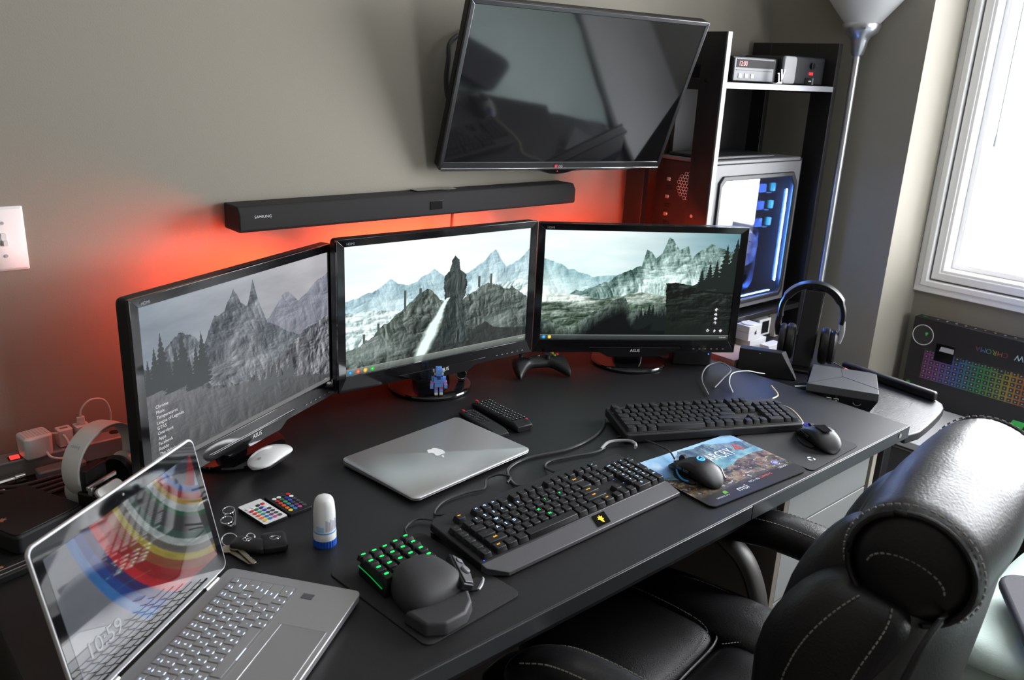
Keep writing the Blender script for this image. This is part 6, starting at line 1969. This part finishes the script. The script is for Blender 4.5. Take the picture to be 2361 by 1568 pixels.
def seam(parent, pts, r=0.0011, name='stitching', dash=0.0042):
    """row of small stitches following a path"""
    P_ = smooth_path(pts, 14)
    m_ = MB()
    acc, on = 0, True
    run = [P_[0]]
    for a, b in zip(P_[:-1], P_[1:]):
        d = (b - a).length
        n_ = max(1, int(d / 0.002))
        for k in range(n_):
            q = a.lerp(b, (k + 1) / n_)
            acc += d / n_
            if on:
                run.append(q)
            if acc > (dash if on else dash * 0.5):
                if on and len(run) > 1:
                    m_.tube([run[0], run[-1]], r, n=5, k=1)
                on, acc = not on, 0
                run = [q]
    return m_.build(name, thread, parent)


# five star base, column
m = MB()
for k in range(5):
    a = rad(72 * k + 20)
    m = MB().loft([[(0.03, -0.028, 0.075), (0.03, 0.028, 0.075), (0.03, 0.024, 0.115), (0.03, -0.024, 0.115)], [(0.29, -0.016, 0.060), (0.29, 0.016, 0.060), (0.29, 0.014, 0.082), (0.29, -0.014, 0.082)]], T(rz=72 * k + 20))
    ba_ = m.build('base_arm', plc, ch, bevel=0.004)
    MB().cyl((0.285, -0.022, 0.028), (0.285, 0.022, 0.028), 0.028, n=24, M=T(rz=72 * k + 20)).build('castor', pl_black, ba_, bevel=0.004)
MB().cyl((0, 0, 0.07), (0, 0, 0.30), 0.030).cyl((0, 0, 0.30), (0, 0, 0.385), 0.018).build('gas_column', plc, ch)
MB().box(-0.09, 0.09, -0.12, 0.10, 0.375, 0.405).build('seat_mechanism', plc, ch, bevel=0.008)
# seat
MB().puff(0, 0.03, 0.425, 0.275, 0.275, 0.040, e=0.45, e2=0.5, nu=48).build('seat_base', leather, ch)
for s_ in (-1, 1):
    MB().puff(s_ * 0.205, 0.040, 0.462, 0.078, 0.262, 0.048, e=0.55, e2=0.7, nu=40, nv=16, fn=lambda p: (p.x, p.y, p.z + 0.012 * (1 - (p.y / 0.26) ** 2))).build('side_bolster', leather, ch)
MB().puff(0, 0.165, 0.470, 0.142, 0.152, 0.046, e=0.28, e2=0.55, nu=48, nv=16).build('front_pad', leather2, ch)
MB().puff(0, -0.105, 0.462, 0.150, 0.118, 0.046, e=0.4, e2=0.6, nu=48, nv=16).build('rear_pad', leather, ch)
seam(ch, [(0.128, 0.30, 0.505), (0.132, 0.20, 0.514), (0.131, 0.10, 0.514), (0.122, 0.045, 0.511), (0.090, 0.024, 0.509), (0.0, 0.020, 0.511), (-0.090, 0.024, 0.509), (-0.122, 0.045, 0.511), (-0.131, 0.1, 0.514)])
MB().tube([(0.137, 0.30, 0.492), (0.143, 0.20, 0.500), (0.143, 0.08, 0.500), (0.134, 0.030, 0.497), (0.10, 0.011, 0.496), (0, 0.008, 0.498), (-0.10, 0.011, 0.496), (-0.134, 0.030, 0.497), (-0.143, 0.08, 0.500)], 0.0035).build('piping', leather, ch)
seam(ch, [(0.10, -0.005, 0.506), (0.148, -0.04, 0.500), (0.155, -0.10, 0.497), (0.150, -0.18, 0.490)])
seam(ch, [(0.19, 0.28, 0.500), (0.235, 0.16, 0.516), (0.245, 0.04, 0.518), (0.235, -0.10, 0.508)])

# arms
for s_ in (-1, 1):
    X = 0.300 if s_ > 0 else -0.325
    path = [(X + s_ * 0.012, 0.150, 0.606), (X + s_ * 0.008, 0.120, 0.634), (X, 0.070, 0.652), (X, 0.0, 0.663), (X, -0.08, 0.664), (X, -0.16, 0.655), (X - s_ * .01, -0.24, 0.636), (X - s_ * .02, -0.30, 0.612)]
    P_ = smooth_path(path, 5)
    rings = []
    for i, p in enumerate(P_):
        t = i / (len(P_) - 1)
        e = max(0.25, (1 - abs(2 * t - 1) ** 6)) ** 0.6
        d = (P_[min(i + 1, len(P_) - 1)] - P_[max(i - 1, 0)]).normalized()
        nn = Vector((0, -d.z, d.y))
        if nn.z < 0:
            nn = -nn
        rg = []
        for j in range(18):
            a = 2 * math.pi * j / 18
            cx, cz = math.cos(a), math.sin(a)
            rg.append(p + Vector((1, 0, 0)) * (0.043 * e * math.copysign(abs(cx) ** .75, cx)) + nn * (0.035 * e * math.copysign(abs(cz) ** .8, cz) + 0.0))
        rings.append(rg)
    MB().loft(rings).build('armrest_pad', leather, ch)
    for off_ in (-1, 1):
        seam(ch, [Vector(p) + Vector((off_ * 0.029, 0, 0.0300)) for p in path[1:-1]], r=0.0012)
    MB().tube([Vector(p) + Vector((0, 0, -0.030)) for p in path[:-1]], 0.020, n=12, flat=0.5, k=5).build('armrest_tray', plc, ch)
    m = MB().tube([(X, 0.115, 0.612), (X, 0.055, 0.575), (X - s_ * 0.002, 0.020, 0.520), (X - s_ * 0.008, 0.00, 0.455), (X - s_ * 0.03, -0.01, 0.405), (X - s_ * 0.12, -0.01, 0.388)], 0.030, n=14, flat=0.5, k=7)
    m.tube([(X, -0.255, 0.600), (X, -0.170, 0.585), (X - s_ * 0.002, -0.090, 0.540), (X - s_ * 0.006, -0.045, 0.480), (X - s_ * 0.02, -0.02, 0.42)], 0.029, n=14, flat=0.5, k=7)
    m.build('arm_support', plc, ch)

def puff_curve(cx, cy, cz, sx, sy, sz, e, e2, M, fn, th, ph0, ph1, n=14, grow=1.012):
    sp = lambda v, p: math.copysign(abs(v) ** p, v)
    out = []
    for i in range(n + 1):
        ph = rad(ph0 + (ph1 - ph0) * i / n)
        a = rad(th)
        p = Vector((sx * grow * sp(math.cos(ph), e2) * sp(math.cos(a), e), sy * grow * sp(math.cos(ph), e2) * sp(math.sin(a), e), sz * grow * sp(math.sin(ph), e2)))
        p = Vector(fn(p))
        out.append(M @ Vector((cx + p.x, cy + p.y, cz + p.z)))
    return out


# backrest: plan outlines lofted upwards
BM_ = T(0, -0.235, 0.43, rx=0) @ Matrix.Rotation(rad(7), 4, 'X')
# shell: rear cover
rings = []
for k in range(15):
    t = k / 14
    zz = 0.00 + 0.515 * t
    w_ = 0.225 + 0.050 * math.sin(math.pi * min(1, t * 1.05) ** 0.8) - 0.02 * t ** 3
    yb = -0.130 - 0.012 * math.sin(math.pi * t)
    sh_ = 1.0 if 0 < k < 14 else 0.90
    rg = []
    for j in range(40):
        a = 2 * math.pi * j / 40
        cx, cy = math.cos(a), math.sin(a)
        x = w_ * sh_ * math.copysign(abs(cx) ** 0.5, cx)
        y = (0.058 if cy > 0 else 0.050) * sh_ * math.copysign(abs(cy) ** 0.75, cy) + yb + 0.058 + 0.35 * x * x
        rg.append((x, y, zz))
    rings.append(rg)
mb = MB().loft(rings, BM_)
sh_l = mb.build('back_shell', mat('rear_cover_vinyl', (0.020, 0.021, 0.021), 0.40, bump=0.35, bscale=300, spec=0.6), ch, bevel=0.012, seg=3)
for s_ in (-1, 1):
    fb_ = lambda p: (p.x, p.y + 0.018 * math.sin(p.z * 13) - 0.02 * (p.z / 0.235) ** 2, p.z)
    A_ = (s_ * 0.185, 0.000, 0.250, 0.072, 0.088, 0.245)
    MB().puff(*A_, e=0.75, e2=0.55, nu=36, nv=24, M=BM_, fn=fb_).build('side_bolster', leather, ch)
    fv_ = lambda p: (p.x, p.y + 0.016 * math.sin(p.z * 11 + .4) - 0.015 * (p.z / 0.27) ** 2, p.z)
    MB().puff(s_ * 0.098, 0.020, 0.280, 0.070, 0.074, 0.255, e=0.75, e2=0.55, nu=36, nv=24, M=BM_, fn=fv_).build('vertical_pad', leather, ch)
    for th_ in (168, 205):
        seam(ch, puff_curve(*A_, 0.75, 0.55, BM_, fb_, th_ if s_ < 0 else 180 - th_, -62, 74), r=0.0011)
MB().puff(0, 0.010, 0.29, 0.09, 0.060, 0.270, e=0.6, e2=0.5, nu=36, nv=20, M=BM_).build('centre_pad', leather, ch)
MB().tube([BM_ @ Vector((x, -0.112 + 0.33 * x * x, zz)) for x, zz in ((-0.262, 0.02), (-0.280, 0.15), (-0.286, 0.28), (-0.278, 0.38), (-0.262, 0.45), (-0.235, 0.495), (-0.17, 0.522), (-0.08, 0.530), (0, 0.526), (0.08, 0.530), (0.17, 0.522), (0.235, 0.495), (0.262, 0.45), (0.278, 0.38), (0.286, 0.28), (0.280, 0.15), (0.262, 0.02))], 0.0045).build('piping', leather, ch)

# headrest roll
HM = BM_ @ T(0, -0.045, 0.545)
rings = []
for k in range(25):
    t = k / 24
    x = -0.205 + 0.41 * t
    s = 1 - abs(2 * t - 1)
    rr_ = 0.078 + 0.010 * math.sin(math.pi * t) - (0.0 if s > 0.03 else 0.006)
    rg = []
    for j in range(36):
        a = 2 * math.pi * j / 36
        wob = 1 + 0.02 * noise.noise(Vector((x * 12, math.cos(a) * 2, math.sin(a) * 2)))
        rg.append((x, rr_ * 1.02 * wob * math.cos(a), rr_ * 0.98 * wob * math.sin(a)))
    rings.append(rg)
MB().loft(rings, HM, caps=False).build('headrest_roll', leather, ch)
for s_ in (-1, 1):
    x = s_ * 0.205
    MB().lathe([(0.0, 0.010), (0.03, 0.009), (0.055, 0.004), (0.068, -0.004), (0.073, -0.012)], 36, HM @ T(x, 0, 0, ry=90 * s_), caps=False).build('roll_end', leather, ch)
    MB().tube([(x + s_ * 0.001, 0.0735 * math.cos(rad(a)), 0.072 * math.sin(rad(a))) for a in range(0, 360, 12)], 0.0042, k=1, closed=True, M=HM).build('piping', leather, ch)
    seam(ch, [HM @ Vector((x - s_ * 0.009, 0.0815 * math.cos(rad(a)), 0.079 * math.sin(rad(a)))) for a in range(-40, 240, 20)], r=0.0014, dash=0.005)
    seam(ch, [HM @ Vector((x + s_ * (0.0085), 0.046 * math.cos(rad(a)), 0.026 * math.sin(rad(a)) - 0.01)) for a in range(0, 181, 20)], r=0.0012)
